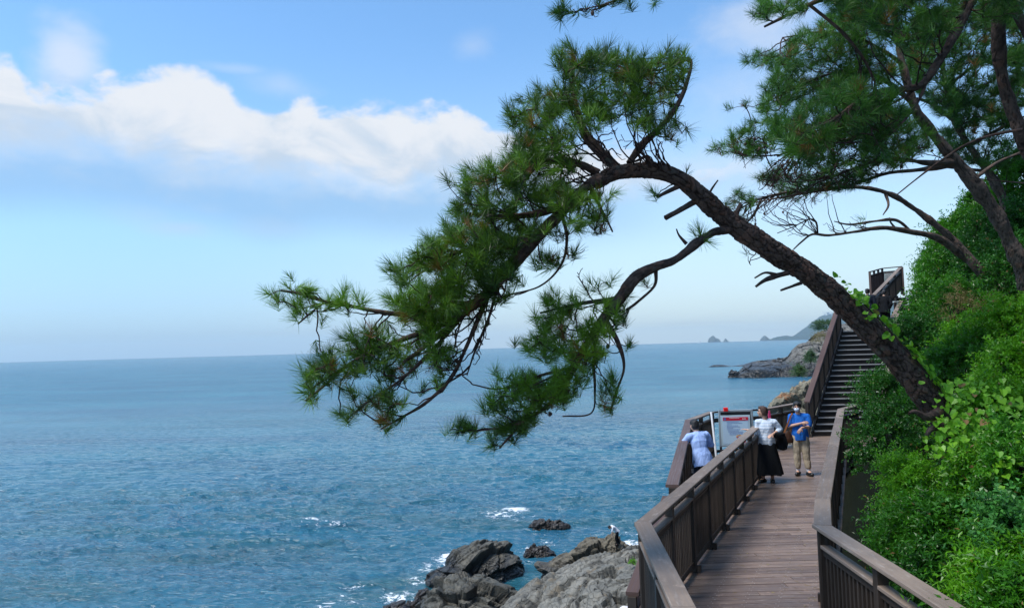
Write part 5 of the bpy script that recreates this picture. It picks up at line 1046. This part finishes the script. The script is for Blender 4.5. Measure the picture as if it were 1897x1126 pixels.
# ivy: heart shaped leaves on the trunk and the roots
def ivy():
    g = np.random.default_rng(5); Bs, Ns = [], []; n0 = len(S0)
    def on_trunk(f0, f1, n, a0=20, a1=130):
        for _ in range(n):
            i = int(n0*(f0+(f1-f0)*g.random())); c = S0[i, :3]; r = S0[i, 3]; t = unit(S0[min(i+3, n0-1), :3]-S0[i-3, :3]); a = unit(np.cross(t, np.array([0, -1, 0.]))); 
            if a[2] < 0: a = -a
            b = unit(np.cross(t, a)); b = b if b[1] < 0 else -b; ph = math.radians(g.uniform(a0, a1)); nn = a*math.sin(ph)+b*math.cos(ph); Bs.append(c+nn*(r+g.uniform(.01, .07))); Ns.append(nn)
    on_trunk(.0, .16, 170, -20, 110); on_trunk(.05, .30, 120, 30, 110); on_trunk(.28, .38, 24, 75, 105); on_trunk(.36, .43, 26, 80, 110); on_trunk(.46, .49, 7, 80, 110)
    def clump(px, py, d, rx, ry, n):
        for _ in range(n):
            a = g.normal(0, .5, 2); Bs.append(np.array(tuple(P(px+a[0]*rx, py+a[1]*ry, d+g.normal(0, .12))))); Ns.append(unit(np.array([-.3, -.8, .5])+g.normal(0, .3, 3)))
    for a in [(1590, 550, 7.8, 26, 12, 22), (1606, 580, 7.8, 14, 10, 10), (1645, 622, 7.85, 14, 7, 10), (1770, 780, 7.85, 60, 45, 150), (1800, 850, 7.6, 50, 55, 110), (1830, 795, 7.7, 60, 30, 80), (1770, 722, 8.0, 50, 25, 50), (1850, 745, 7.8, 50, 40, 60), (1745, 825, 7.7, 26, 26, 34), (1860, 860, 6.9, 40, 50, 60), (1565, 535, 7.75, 8, 6, 5)]: clump(*a)
    B = np.array(Bs); N = np.array(Ns); n = len(B); L = g.uniform(.035, .08, n); down = np.array([[-.35, -.1, -1.]])+g.normal(0, .5, (n, 3)); D = unit(down-N*(down*N).sum(1)[:, None]+N*.25)
    S = unit(np.cross(D, N)); shp = [(0, 0), (.42, -.12), (.55, .22), (.34, .62), (0, 1.0), (-.34, .62), (-.55, .22), (-.42, -.12)]
    V = np.stack([B+S*(L*a)[:, None]+D*(L*b)[:, None]+N*(abs(a)*L*.35)[:, None] for a, b in shp], 1).reshape(-1, 3)
    i = np.arange(n)[:, None]*8; F = np.concatenate([i+np.array([[0, 1, 2, 3]]), i+np.array([[0, 3, 4, 5]]), i+np.array([[0, 5, 6, 7]])]); T = np.where(g.random(n) < .05, .97, g.uniform(.1, .85, n))
    root = thing('ivy', 'bright heart leaved creeper climbing the roots and lower trunk of the leaning pine', 'ivy', tuple(P(1770, 850, 8.2))); off = np.array(tuple(root.location))
    obj('leaves', np_mesh('leaves', V-off, F, tint=np.repeat(T, 8), mats=[M['ivy']]), root)
    Vs, Fs, k = [], [], 0; 
    for (a, b) in ((0, .34), (.05, .26), (.02, .42)):
        idx = np.linspace(int(n0*a), int(n0*b), 30).astype(int); ph0 = g.uniform(.2, 1.2); pts = []
        for q, i_ in enumerate(idx):
            i_ = max(3, min(i_, n0-4)); t = unit(S0[i_+3, :3]-S0[i_-3, :3]); A = unit(np.cross(t, np.array([0, -1, 0.]))); A = A if A[2] > 0 else -A; b_ = unit(np.cross(t, A)); b_ = b_ if b_[1] < 0 else -b_
            ph = ph0+.4*math.sin(q*.5+a*9); pts.append(S0[i_, :3]+(A*math.sin(ph)+b_*math.cos(ph))*(S0[i_, 3]+.012))
        Vt, Ft = tube_arr(pts, .007, 5); Vs.append(Vt-off); Fs.append(Ft+k); k += len(Vt)
    V = np.vstack(Vs); obj('vines', np_mesh('vines', V, np.vstack(Fs), tint=np.zeros(len(V)), uv=V*10, mats=[M['twig']]), root)
ivy()
# ------------------------------------------------------------ people
def ell(bm, c, r, rot=None, n=16):
    m = Matrix.Translation(c) @ (rot.to_4x4() if rot is not None else Matrix.Identity(4)) @ Matrix.Diagonal((*r, 1))
    bmesh.ops.create_uvsphere(bm, u_segments=n, v_segments=n//2+2, radius=1, matrix=m)
def loft(bm, rings, n=16, cap=True):
    """rings: (centre, rx, ry, axis x vector, normal) elliptical sections joined"""
    vs = []
    for (c, rx, ry, ax, nm) in rings:
        nm = Vector(nm).normalized(); a = Vector(ax); a = (a-nm*a.dot(nm)).normalized(); b = nm.cross(a)
        vs.append([bm.verts.new(Vector(c)+a*(rx*math.cos(i*6.2832/n))+b*(ry*math.sin(i*6.2832/n))) for i in range(n)])
    for p, q in zip(vs[:-1], vs[1:]):
        for i in range(n): bm.faces.new((p[i], p[(i+1) % n], q[(i+1) % n], q[i]))
    if cap: bm.faces.new(vs[0][::-1]); bm.faces.new(vs[-1])
def limbs(bm, pts, rad, n=12):
    """tapered limb through joints; rounded joints"""
    pts = [Vector(p) for p in pts]
    for i in range(len(pts)-1):
        d = (pts[i+1]-pts[i]); nm = d.normalized(); ax = Vector((0, 1, 0)) if abs(nm.y) < .9 else Vector((1, 0, 0))
        R = []; k = 4
        for j in range(k+1):
            t = j/k; r = rad[i]+(rad[i+1]-rad[i])*t; r *= 1+.06*math.sin(t*math.pi); R.append((pts[i]+d*t, r, r, ax, nm))
        loft(bm, R, n)
    for p, r in zip(pts, rad): ell(bm, p, (r, r, r), n=12)
def fuse(name, fn, mat_, parent, voxel=.009, smooth=4, noise=0., seed=0, cut=None):
    bm = bmesh.new(); fn(bm); bmesh.ops.recalc_face_normals(bm, faces=bm.faces); me = bpy.data.meshes.new(name); bm.to_mesh(me); bm.free()
    o = bpy.data.objects.new(name, me); COL.objects.link(o)
    m = o.modifiers.new('r', 'REMESH'); m.mode = 'VOXEL'; m.voxel_size = voxel; s = o.modifiers.new('s', 'SMOOTH'); s.factor = .5; s.iterations = smooth
    dg = bpy.context.evaluated_depsgraph_get(); dg.update(); e = bpy.data.meshes.new_from_object(o.evaluated_get(dg)); bpy.data.objects.remove(o); e.name = name
    if noise:
        n = len(e.vertices); co = np.empty(n*3, np.float32); e.vertices.foreach_get('co', co); nr = np.empty(n*3, np.float32); e.vertices.foreach_get('normal', nr)
        V = co.reshape(-1, 3); N = nr.reshape(-1, 3); f = fbm(V*np.array([14, 14, 6.])+seed, 3, seed); V = V+N*(f*noise)[:, None]; e.vertices.foreach_set('co', V.astype(np.float32).ravel())
    e.polygons.foreach_set('use_smooth', np.ones(len(e.polygons), bool)); e.update(); e.materials.clear(); e.materials.append(mat_)
    return obj(name, e, parent)
def hand(bm, wrist, d, pn, curl=.5, thumb=1):
    """palm and five bent fingers; d forearm direction, pn palm normal (towards which the fingers close)"""
    d = Vector(d).normalized(); pn = Vector(pn); pn = (pn-d*pn.dot(d)).normalized(); s = d.cross(pn)*thumb; w = Vector(wrist)
    loft(bm, [(w, .024, .018, s, d), (w+d*.04, .034, .016, s, d), (w+d*.085, .038, .013, s, d)], 12)
    for k, (o, L) in enumerate(((-.028, .060), (-.010, .072), (.009, .076), (.027, .070))):
        p = w+d*.082+s*o; a = d.copy(); pts = [p]
        for j in range(3): a = (a+pn*curl*(.35+.25*j)).normalized(); p = p+a*(L*(.42, .33, .25)[j]); pts.append(p)
        limbs(bm, pts, [.0085, .008, .0072, .006], 8)
    p = w+d*.03+s*.03; a = (d*.6+s*.7+pn*.3).normalized(); limbs(bm, [p, p+a*.032, p+a*.032+(d*.8+pn*.4).normalized()*.026], [.0105, .0095, .007], 8)
class Pose: pass
def person(label, loc, rz, J, h=1.6, hair='hair_dark', mask=False, hairstyle='short', shirt=None, sleeve='short', lower=None, skirt=False, shoes='shoe', face=True, female=True, crop=0., collar=True, socks=None, extra=None, shirt_len=.0, untuck=.06):
    """J: joints in metres, figure standing at the origin; person's front towards J['front']"""
    root = thing('person', label, 'person', loc, rz, 'visitors')
    V = Vector; g = lambda k: V(J[k]); front = g('front').normalized(); hd = g('head'); hf = V(J.get('look', J['front'])).normalized(); upv = V(J.get('hup', (0, 0, 1))).normalized()
    hf = (hf-upv*hf.dot(upv)).normalized(); hs = hf.cross(upv)
    k = h/1.6
    chest, waist, pelvis, neck = g('chest'), g('waist'), g('pelvis'), g('neck')
    shL, shR = g('shL'), g('shR'); sx = (shR-shL).normalized(); sw = (shR-shL).length/2
    def torso(bm, inf=0., bottom=None):
        ax = sx; up1 = (neck-pelvis).normalized()
        rg = [(pelvis-up1*.06*k, .155*k+inf, .105*k+inf, ax, (waist-pelvis)), (pelvis+up1*.03*k, .16*k+inf, .11*k+inf, ax, (waist-pelvis)), (waist, .135*k+inf, .095*k+inf, ax, (chest-pelvis)), (chest, sw*.86+inf, .112*k+inf, ax, (neck-waist)),
              (chest.lerp(neck, .55), sw*.80+inf, .085*k+inf, ax, (neck-chest)), (chest.lerp(neck, .88), sw*.42+inf*.6, .062*k+inf*.6, ax, (neck-chest))]
        loft(bm, rg, 20)
        for s in (shL, shR): ell(bm, s.lerp(chest, .08), (.058*k+inf,)*3)
        limbs(bm, [shL, chest.lerp(neck, .6), shR], [.05*k+inf, .06*k+inf, .05*k+inf])
    R90 = Matrix.Identity(3)
    Hm = Matrix((hs, hf, upv)).transposed()
    def body(bm):
        torso(bm, -.008)
        limbs(bm, [neck-(neck-chest)*.25, neck+(hd-neck)*.55], [.055*k, .047*k])
        ell(bm, hd+upv*.028*k-hf*.008, (.074*k, .092*k, .088*k), Hm); ell(bm, hd-upv*.032*k+hf*.018, (.058*k, .072*k, .072*k), Hm); ell(bm, hd-upv*.080*k+hf*.058, (.026*k, .024*k, .022*k), Hm)
        ell(bm, hd-upv*.015*k+hf*.092, (.011*k, .020*k, .024*k), Hm)                                       # nose
        for s in (-1, 1):
            ell(bm, hd+hs*s*.076*k-upv*.008*k-hf*.004, (.010, .020, .030), Hm); ell(bm, hd+hs*s*.032*k-upv*.02*k+hf*.070, (.022, .016, .020), Hm)
        ell(bm, hd-upv*.048*k+hf*.082, (.024, .012, .007), Hm); ell(bm, hd-upv*.058*k+hf*.080, (.021, .011, .007), Hm)   # lips
        for s in 'LR':
            limbs(bm, [g('sh'+s), g('el'+s), g('wr'+s)], [.044*k, .036*k, .024*k])
            hand(bm, J['wr'+s], J.get('hd'+s, g('wr'+s)-g('el'+s)), J.get('pn'+s, (0, 0, -1)), J.get('curl', .5), 1 if s == 'R' else -1)
            limbs(bm, [g('hip'+s), g('kn'+s), g('an'+s)], [.078*k, .052*k, .034*k]); a = g('an'+s); limbs(bm, [a, a+V(J['toe'+s])*.12+V((0, 0, -.045))], [.034, .028])
    fuse('body', body, M['skin'], root, .0075, 3)
    if face:
        for s in (-1, 1):
            bm = bmesh.new(); ell(bm, hd+hs*s*.031*k+hf*.083+upv*.008*k, (.014, .008, .0075), Hm, 10); me = bpy.data.meshes.new('eye'); bm.to_mesh(me); bm.free(); obj('eye', me, root, M['hair_dark'])
            bm = bmesh.new(); ell(bm, hd+hs*s*.032*k+hf*.083+upv*.030*k, (.020, .006, .004), Hm, 8); me = bpy.data.meshes.new('eyebrow'); bm.to_mesh(me); bm.free(); obj('eyebrow', me, root, M['hair_dark'])
    def hairf(bm):
        ell(bm, hd+upv*.045*k-hf*.018, (.086*k, .099*k, .085*k), Hm); ell(bm, hd-upv*.0*k-hf*.040, (.083*k, .072*k, .085*k), Hm)
        if hairstyle == 'bob':
            for s in (-1, 1): ell(bm, hd+hs*s*.066*k-hf*.022+upv*.0, (.026, .055, .075), Hm)
            ell(bm, hd-upv*.04*k-hf*.055, (.070*k, .048*k, .06*k), Hm); ell(bm, hd+upv*.088*k+hf*.02, (.065, .07, .04), Hm)
        if hairstyle == 'fringe':
            ell(bm, hd+upv*.072*k+hf*.045, (.066, .045, .034), Hm)
            for s in (-1, 1): ell(bm, hd+hs*s*.070*k-hf*.01+upv*.01, (.016, .045, .05), Hm)
    fuse('hair', hairf, M[hair], root, .009, 2, .009, 3)
    if mask:
        def mk(bm): ell(bm, hd-upv*.044*k+hf*.056, (.058*k, .052*k, .050*k), Hm)
        fuse('face_mask', mk, M['c_mask'], root, .008, 2)
        def lp(bm):
            for s in (-1, 1): limbs(bm, [hd-upv*.03+hf*.06+hs*s*.056, hd-upv*.012-hf*.0+hs*s*.082], [.003, .003], 6)
        b = bmesh.new(); lp(b); me = bpy.data.meshes.new('mask_strap'); b.to_mesh(me); b.free(); obj('mask_strap', me, root, M['c_mask'])
    def shf(bm):
        torso(bm, .016)
        up1 = (neck-pelvis).normalized(); loft(bm, [(pelvis-up1*(untuck+.03), .178*k+shirt_len, .135*k+shirt_len*.6, sx, up1), (pelvis+up1*.08, .170*k+shirt_len*.6, .142*k, sx, up1), (waist+up1*.06, .152*k, .118*k, sx, up1)], 20)
        for s in 'LR':
            a, b, c = g('sh'+s), g('el'+s), g('wr'+s)
            if sleeve == 'short': limbs(bm, [a, a.lerp(b, .85)], [.064*k, .060*k])
            elif sleeve == 'three': limbs(bm, [a, b, b.lerp(c, .35)], [.064*k, .054*k, .050*k])
            else: limbs(bm, [a, b, b.lerp(c, .93)], [.064*k, .054*k, .040*k])
        if collar: limbs(bm, [neck+sx*.045-front*.02, neck-front*.05, neck-sx*.045-front*.02, neck+front*.045-up1*.02], [.020, .022, .020, .016], 8)
    fuse('shirt', shf, M[shirt], root, .009, 3, .007, 5)
    if skirt:
        a = J['hem']; z0 = pelvis.z+.05
        def skf(bm):
            n = 44; rings = []
            for j in range(13):
                t = j/12; zz = z0+(a[2]-z0)*t; cx = pelvis.x+(a[0]-pelvis.x)*t; cy = pelvis.y+(a[1]-pelvis.y)*t; rx = .155+(a[3]-.155)*t**.85; ry = .12+(a[3]*.8-.12)*t**.85
                rings.append([bm.verts.new((cx+rx*math.cos(i*6.2832/n)*(1+.055*t*math.sin(i*6.2832/n*9+1)), cy+ry*math.sin(i*6.2832/n)*(1+.055*t*math.sin(i*6.2832/n*9+1)), zz+.012*t*math.sin(i*.6))) for i in range(n)])
            for p, q in zip(rings[:-1], rings[1:]):
                for i in range(n): bm.faces.new((p[i], p[(i+1) % n], q[(i+1) % n], q[i]))
            bm.faces.new(rings[0][::-1]); bm.faces.new(rings[-1])
        fuse('skirt', skf, M[lower], root, .010, 1)
    elif lower:
        def trf(bm):
            up1 = (waist-pelvis).normalized(); loft(bm, [(pelvis-up1*.09, .16*k, .125*k, sx, up1), (pelvis+up1*.02, .170*k, .128*k, sx, up1), (pelvis+up1*.09, .150*k, .112*k, sx, up1)], 20)
            for s in 'LR':
                a, b, c = g('hip'+s), g('kn'+s), g('an'+s); e = b.lerp(c, 1-crop); limbs(bm, [a, a.lerp(b, .5), b, b.lerp(c, .5*(1-crop)), e], [.098*k, .092*k, .078*k, .072*k, .066*k])
        fuse('trousers', trf, M[lower], root, .010, 3, .009, 9)
    if socks:
        b = bmesh.new()
        for s in 'LR': a = g('an'+s); limbs(b, [a+(g('kn'+s)-a).normalized()*.14, a+V((0, 0, -.01))], [.042, .039], 10)
        me = bpy.data.meshes.new('socks'); b.to_mesh(me); b.free(); obj('sock', me, root, M[socks])
    for s in 'LR':
        a = g('an'+s); t = V(J['toe'+s]).normalized()
        def sf(bm, a=a, t=t):
            q = V((a.x, a.y, a.z-.048)); limbs(bm, [q-t*.045, q+t*.06, q+t*.145], [.047, .047, .040]); limbs(bm, [q+V((0, 0, .02)), q], [.046, .046])
        o = fuse('shoe', sf, M[shoes], root, .008, 2)
        def so_(bm, a=a, t=t):
            q = V((a.x, a.y, a.z-.084)); nm = V((0, 0, 1)); sdv = t.cross(nm); loft(bm, [(q+t*.05+nm*-.012, .115, .042, t, nm), (q+t*.05+nm*.008, .117, .043, t, nm)], 16)
        b = bmesh.new(); so_(b); me = bpy.data.meshes.new('sole'); b.to_mesh(me); b.free(); obj('sole', me, o, M['sole'] if skirt else M['shoe'])
    return root
def bag(name, label, mat_, loc, rz, pts, r, cat='bag', sq=1.0, strap=None, smat=None, group=None):
    root = thing(name, label, cat, loc, rz, group)
    def f(bm):
        n = 22
        loft(bm, [((0, 0, z), w, d, (1, 0, 0), (0, 0, 1)) for z, w, d in pts], n)
    fuse('pouch', f, M[mat_], root, .010, 2, .006, 4)
    if strap:
        mb = MB(); 
        for a, b in zip(strap[:-1], strap[1:]): mb.beam(a, b, .034, .006, up=(0, -1, .01))
        mb.build('strap', M[smat or mat_], root)
    return root
f0 = (0, -1, 0)
# the woman in the striped shirt: hand on the rail, head turned to the sea
p = G(1424, 893, DZ); w1 = Vector((p.x, p.y, DZ)); az = -math.atan2(p.x, p.y)
J = dict(front=(.05, -1, 0), look=(-1, -.22, -.05), head=(-.06, -.02, 1.475), neck=(-.01, 0, 1.335), chest=(.0, 0, 1.14), waist=(.0, .0, .96), pelvis=(.0, .01, .82),
         shL=(-.165, .0, 1.26), shR=(.17, .01, 1.26), elL=(-.19, -.02, 1.03), wrL=(-.375, .06, 1.085), hdL=(-1, .25, .15), pnL=(0, 0, -1), elR=(.285, .06, 1.10), wrR=(.12, -.17, 1.02), pnR=(-.3, .4, -1), curl=.55,
         hipL=(-.085, 0, .80), hipR=(.085, 0, .80), knL=(-.095, -.01, .45), knR=(.09, -.01, .45), anL=(-.10, -.03, .085), anR=(.08, .0, .085), toeL=(-.55, -1, 0), toeR=(.08, -1, 0), hem=(.03, -.01, .17, .275))
woman = person('woman in a pale striped top and long black skirt resting one hand on the railing', w1, az, J, 1.58, 'hair_brown', hairstyle='bob', shirt='stripe', sleeve='three', lower='c_black', skirt=True, collar=False, shirt_len=.0, untuck=.10)
b1 = bag('black_bag', 'soft black bag hanging from the forearm of the woman in the long skirt', 'c_black', w1+Vector((.30, -.04, 0)), az, [(.66, .03, .02), (.69, .10, .05), (.80, .125, .065), (.95, .09, .05), (1.02, .05, .03)], 0, strap=[(-.02, 0, 1.02), (-.08, -.02, 1.09), (-.11, -.02, 1.10)])
j1 = bag('folded_jacket', 'black folded jacket draped over the same forearm as the black bag', 'c_black', w1+Vector((.20, -.17, 0)), az, [(.93, .06, .02), (.97, .12, .045), (1.03, .13, .06), (1.06, .08, .04)], 0, cat='jacket')
# the woman with the mask and folded arms
p = G(1486, 880, DZ); w2 = Vector((p.x, p.y, DZ)); az2 = -math.atan2(p.x, p.y)
J = dict(front=f0, look=(-.05, -1, -.05), head=(-.04, -.03, 1.49), neck=(-.02, 0, 1.35), chest=(-.02, 0, 1.16), waist=(0, .01, .98), pelvis=(.0, .01, .85),
         shL=(-.175, .0, 1.285), shR=(.165, .0, 1.285), elL=(-.215, -.05, 1.07), wrL=(.035, -.20, 1.155), hdL=(1, -.05, .15), pnL=(0, 1, -.3), elR=(.205, -.06, 1.075), wrR=(.04, -.215, 1.055), hdR=(-.6, -.2, -.75), pnR=(.2, .8, 0), curl=.45,
         hipL=(-.085, 0, .83), hipR=(.085, 0, .83), knL=(-.085, -.02, .47), knR=(.105, .0, .47), anL=(-.075, .0, .09), anR=(.14, -.02, .09), toeL=(-.25, -1, 0), toeR=(.5, -1, 0))
person('woman in a royal blue shirt, khaki trousers and face mask standing with folded arms', w2, az2, J, 1.62, 'hair_dark', mask=True, hairstyle='fringe', shirt='c_blue', sleeve='short', lower='c_khaki', crop=.28, socks='c_white', untuck=.05)
bag('shoulder_bag', 'dark brown shoulder bag with a tan strap worn by the woman in the blue shirt', 'c_brown', w2+Vector((-.27, .02, 0)), az2, [(.70, .03, .02), (.72, .115, .055), (.80, .12, .06), (.92, .07, .045), (.97, .03, .03)], 0, strap=[(-.07, 0, .93), (.01, -.03, 1.12), (.10, -.075, 1.34), (.12, .0, 1.36), (.12, .06, 1.30), (.06, .04, .96)], smat='c_tan')
# the man leaning on the outer railing
dirr = Vector((PB[0]-PA[0], PB[1]-PA[1], 0)).normalized(); pos = Vector((PA[0], PA[1], DZ))+dirr*((14.35-PA[1])/dirr.y)+Vector((dirr.y, -dirr.x, 0))*.30
ang = math.radians(14)
J = dict(front=(0, 1, 0), look=(-.15, 1, -.2), head=(-.03, .16, 1.57), hup=(0, .15, 1), neck=(-.01, .10, 1.44), chest=(0, .05, 1.25), waist=(0, 0, 1.05), pelvis=(.02, -.04, .90),
         shL=(-.205, .08, 1.36), shR=(.20, .09, 1.38), elL=(-.33, .18, 1.17), wrL=(-.14, .36, 1.18), hdL=(1, .5, 0), pnL=(0, 0, -1), elR=(.33, .12, 1.15), wrR=(.10, .30, 1.20), hdR=(-1, .4, 0), pnR=(0, 0, -1), curl=.4,
         hipL=(-.08, -.05, .87), hipR=(.10, -.05, .87), knL=(-.09, -.02, .48), knR=(.11, .02, .48), anL=(-.10, -.08, .09), anR=(.13, .02, .09), toeL=(-.2, 1, 0), toeR=(.2, 1, 0))
man = person('man in a pale blue long sleeved shirt seen from behind, leaning on the lookout railing', pos, ang, J, 1.72, 'hair_dark', shirt='c_lightblue', sleeve='long', lower='c_navy', female=False, untuck=.12, shirt_len=.035); man.scale = (.90,)*3
# two visitors in black on the stair landing
def back_pose(lean=0.): return dict(front=(0, 1, 0), look=(-.1, 1, -.1), head=(0, .03+lean, 1.57), neck=(0, 0+lean*.8, 1.43), chest=(0, 0+lean*.5, 1.23), waist=(0, 0, 1.04), pelvis=(0, 0, .91), shL=(-.20, lean*.7, 1.37), shR=(.20, lean*.7, 1.37), elL=(-.26, -.02, 1.09), elR=(.26, -.03, 1.10),
    wrL=(-.20, .10, .90), wrR=(.18, .12, .93), hipL=(-.09, 0, .88), hipR=(.09, 0, .88), knL=(-.10, .02, .48), knR=(.11, .03, .50), anL=(-.10, 0, .09), anR=(.11, .0, .09), toeL=(-.1, 1, 0), toeR=(.1, 1, 0), pnL=(1, 0, 0), pnR=(-1, 0, 0), curl=.5)
q = P(1610, 600, 30.4); person('person with short black hair and dark jacket on the landing, head against the sky', (q.x, q.y, TZ), -.5, back_pose(), 1.7, 'hair_dark', shirt='c_navy', sleeve='long', lower='c_black', face=False, untuck=.14, shirt_len=.03)
q = P(1641, 610, 30.6); person('person in black bending forward in front of the upper stairs', (q.x, q.y, TZ-.05), -.45, back_pose(.12), 1.6, 'hair_dark', shirt='c_black', sleeve='long', lower='c_black', face=False, untuck=.14, shirt_len=.04)
# the person on the brown ledge, stooping
from mathutils.bvhtree import BVHTree
def drop_z(o, x, y):
    bt = BVHTree.FromPolygons([o.matrix_world @ v.co if False else v.co+o.location for v in o.data.vertices], [tuple(p_.vertices) for p_ in o.data.polygons]); h = bt.ray_cast(Vector((x, y, 50)), Vector((0, 0, -1))); return h[0].z if h[0] else None
q = P(1142, 1022, 50.0); z = max([v for v in (drop_z(backrock, q.x, q.y), drop_z(big, q.x, q.y)) if v is not None] or [2.])
J = dict(front=(-1, -.35, 0), look=(-.8, -.3, -.9), hup=(-.9, -.3, .5), head=(-.40, -.12, 1.18), neck=(-.26, -.08, 1.22), chest=(-.14, -.05, 1.15), waist=(.02, 0, 1.0), pelvis=(.12, .02, .88), shL=(-.19, -.24, 1.20), shR=(-.24, .12, 1.22), elL=(-.27, -.26, .90), wrL=(-.28, -.24, .64), elR=(-.02, .26, 1.08), wrR=(.0, .2, .86), hdL=(.1, 0, -1), pnL=(1, 0, 0),
         hipL=(.11, -.07, .86), hipR=(.12, .10, .86), knL=(-.02, -.10, .47), knR=(.10, .12, .47), anL=(.08, -.12, .09), anR=(.2, .14, .09), toeL=(-1, -.3, 0), toeR=(-1, -.1, 0), curl=.5)
person('tiny person in a white shirt stooping on the brown rock ledge by the sea', (q.x, q.y, z), 0, J, 1.6, 'hair_dark', shirt='c_white', sleeve='short', lower='c_black', face=False, untuck=.05, shirt_len=.0)
# the person on the lower path
q = P(1184, 1078, 8.5); J = back_pose(.05); J['front'] = (0, -1, 0); J['look'] = (.3, -1, -.2); J['toeL'] = (-.1, -1, 0); J['toeR'] = (.1, -1, 0); J['head'] = (0, -.05, 1.57); J['neck'] = (0, 0, 1.43)
person('dark haired person with a white mask behind the lower left slats', (q.x+.03, q.y, q.z-1.70), .0, J, 1.65, 'hair_dark', mask=True, hairstyle='bob', shirt='c_white', sleeve='long', lower='c_black', untuck=.05)
# ------------------------------------------------------------ fallen needles and leaves on the boards
def litter():
    g = np.random.default_rng(21); B = []
    while len(B) < 1100:
        y = g.uniform(3.5, 22); a = scan(outline, y)
        if len(a) < 2: continue
        t = g.beta(.45, .45) if g.random() < .7 else g.random(); x = a[0]+.08+(a[-1]-a[0]-.16)*t; B.append((x, y, DZ+.004+g.random()*.003))
    B = np.array(B); n = len(B); an = g.uniform(0, 6.28, n); leaf = g.random(n) < .16; L = np.where(leaf, g.uniform(.03, .055, n), g.uniform(.06, .12, n)); W = np.where(leaf, L*.5, .0026)
    D = np.stack([np.cos(an), np.sin(an), g.normal(0, .03, n)], 1); S = np.stack([-np.sin(an), np.cos(an), an*0], 1)
    V = np.stack([B, B+D*(L*.5)[:, None]+S*(W*.5)[:, None]+[0, 0, .003], B+D*L[:, None], B+D*(L*.5)[:, None]-S*(W*.5)[:, None]], 1).reshape(-1, 3)
    o = obj('fallen_needles', np_mesh('fallen_needles', V, np.arange(len(V)).reshape(-1, 4), tint=np.repeat(np.where(leaf, .97, g.uniform(.2, .9, n)), 4), mats=[M['dry']])); tag(o, 'dry pine needles and leaves fallen on the deck boards', 'leaf litter', kind='stuff')
litter()
# ------------------------------------------------------------ haze
def haze():
    bm = bmesh.new(); bmesh.ops.create_cube(bm, size=1)
    for v in bm.verts: v.co = (v.co.x*24000, v.co.y*24000, 120+v.co.z*244)
    me = bpy.data.meshes.new('haze'); bm.to_mesh(me); bm.free()
    m = bpy.data.materials.new('sea_haze'); m.use_nodes = True; n = NT(m.node_tree); n.n.remove(n.n['Principled BSDF'])
    v = n.new('ShaderNodeVolumePrincipled'); v.inputs['Color'].default_value = (.68, .88, 1, 1); v.inputs['Density'].default_value = HAZE; v.inputs['Anisotropy'].default_value = .3
    n.l.new(v.outputs[0], n.n['Material Output'].inputs['Volume']); o = obj('haze', me, None, m); tag(o, kind='stuff')
HAZE = 0.8e-4
haze()
SC.cycles.max_bounces = 8; SC.cycles.diffuse_bounces = 3; SC.cycles.glossy_bounces = 3; SC.cycles.transmission_bounces = 4; SC.cycles.volume_bounces = 0; SC.cycles.use_denoising = True
SC.cycles.sample_clamp_indirect = 6
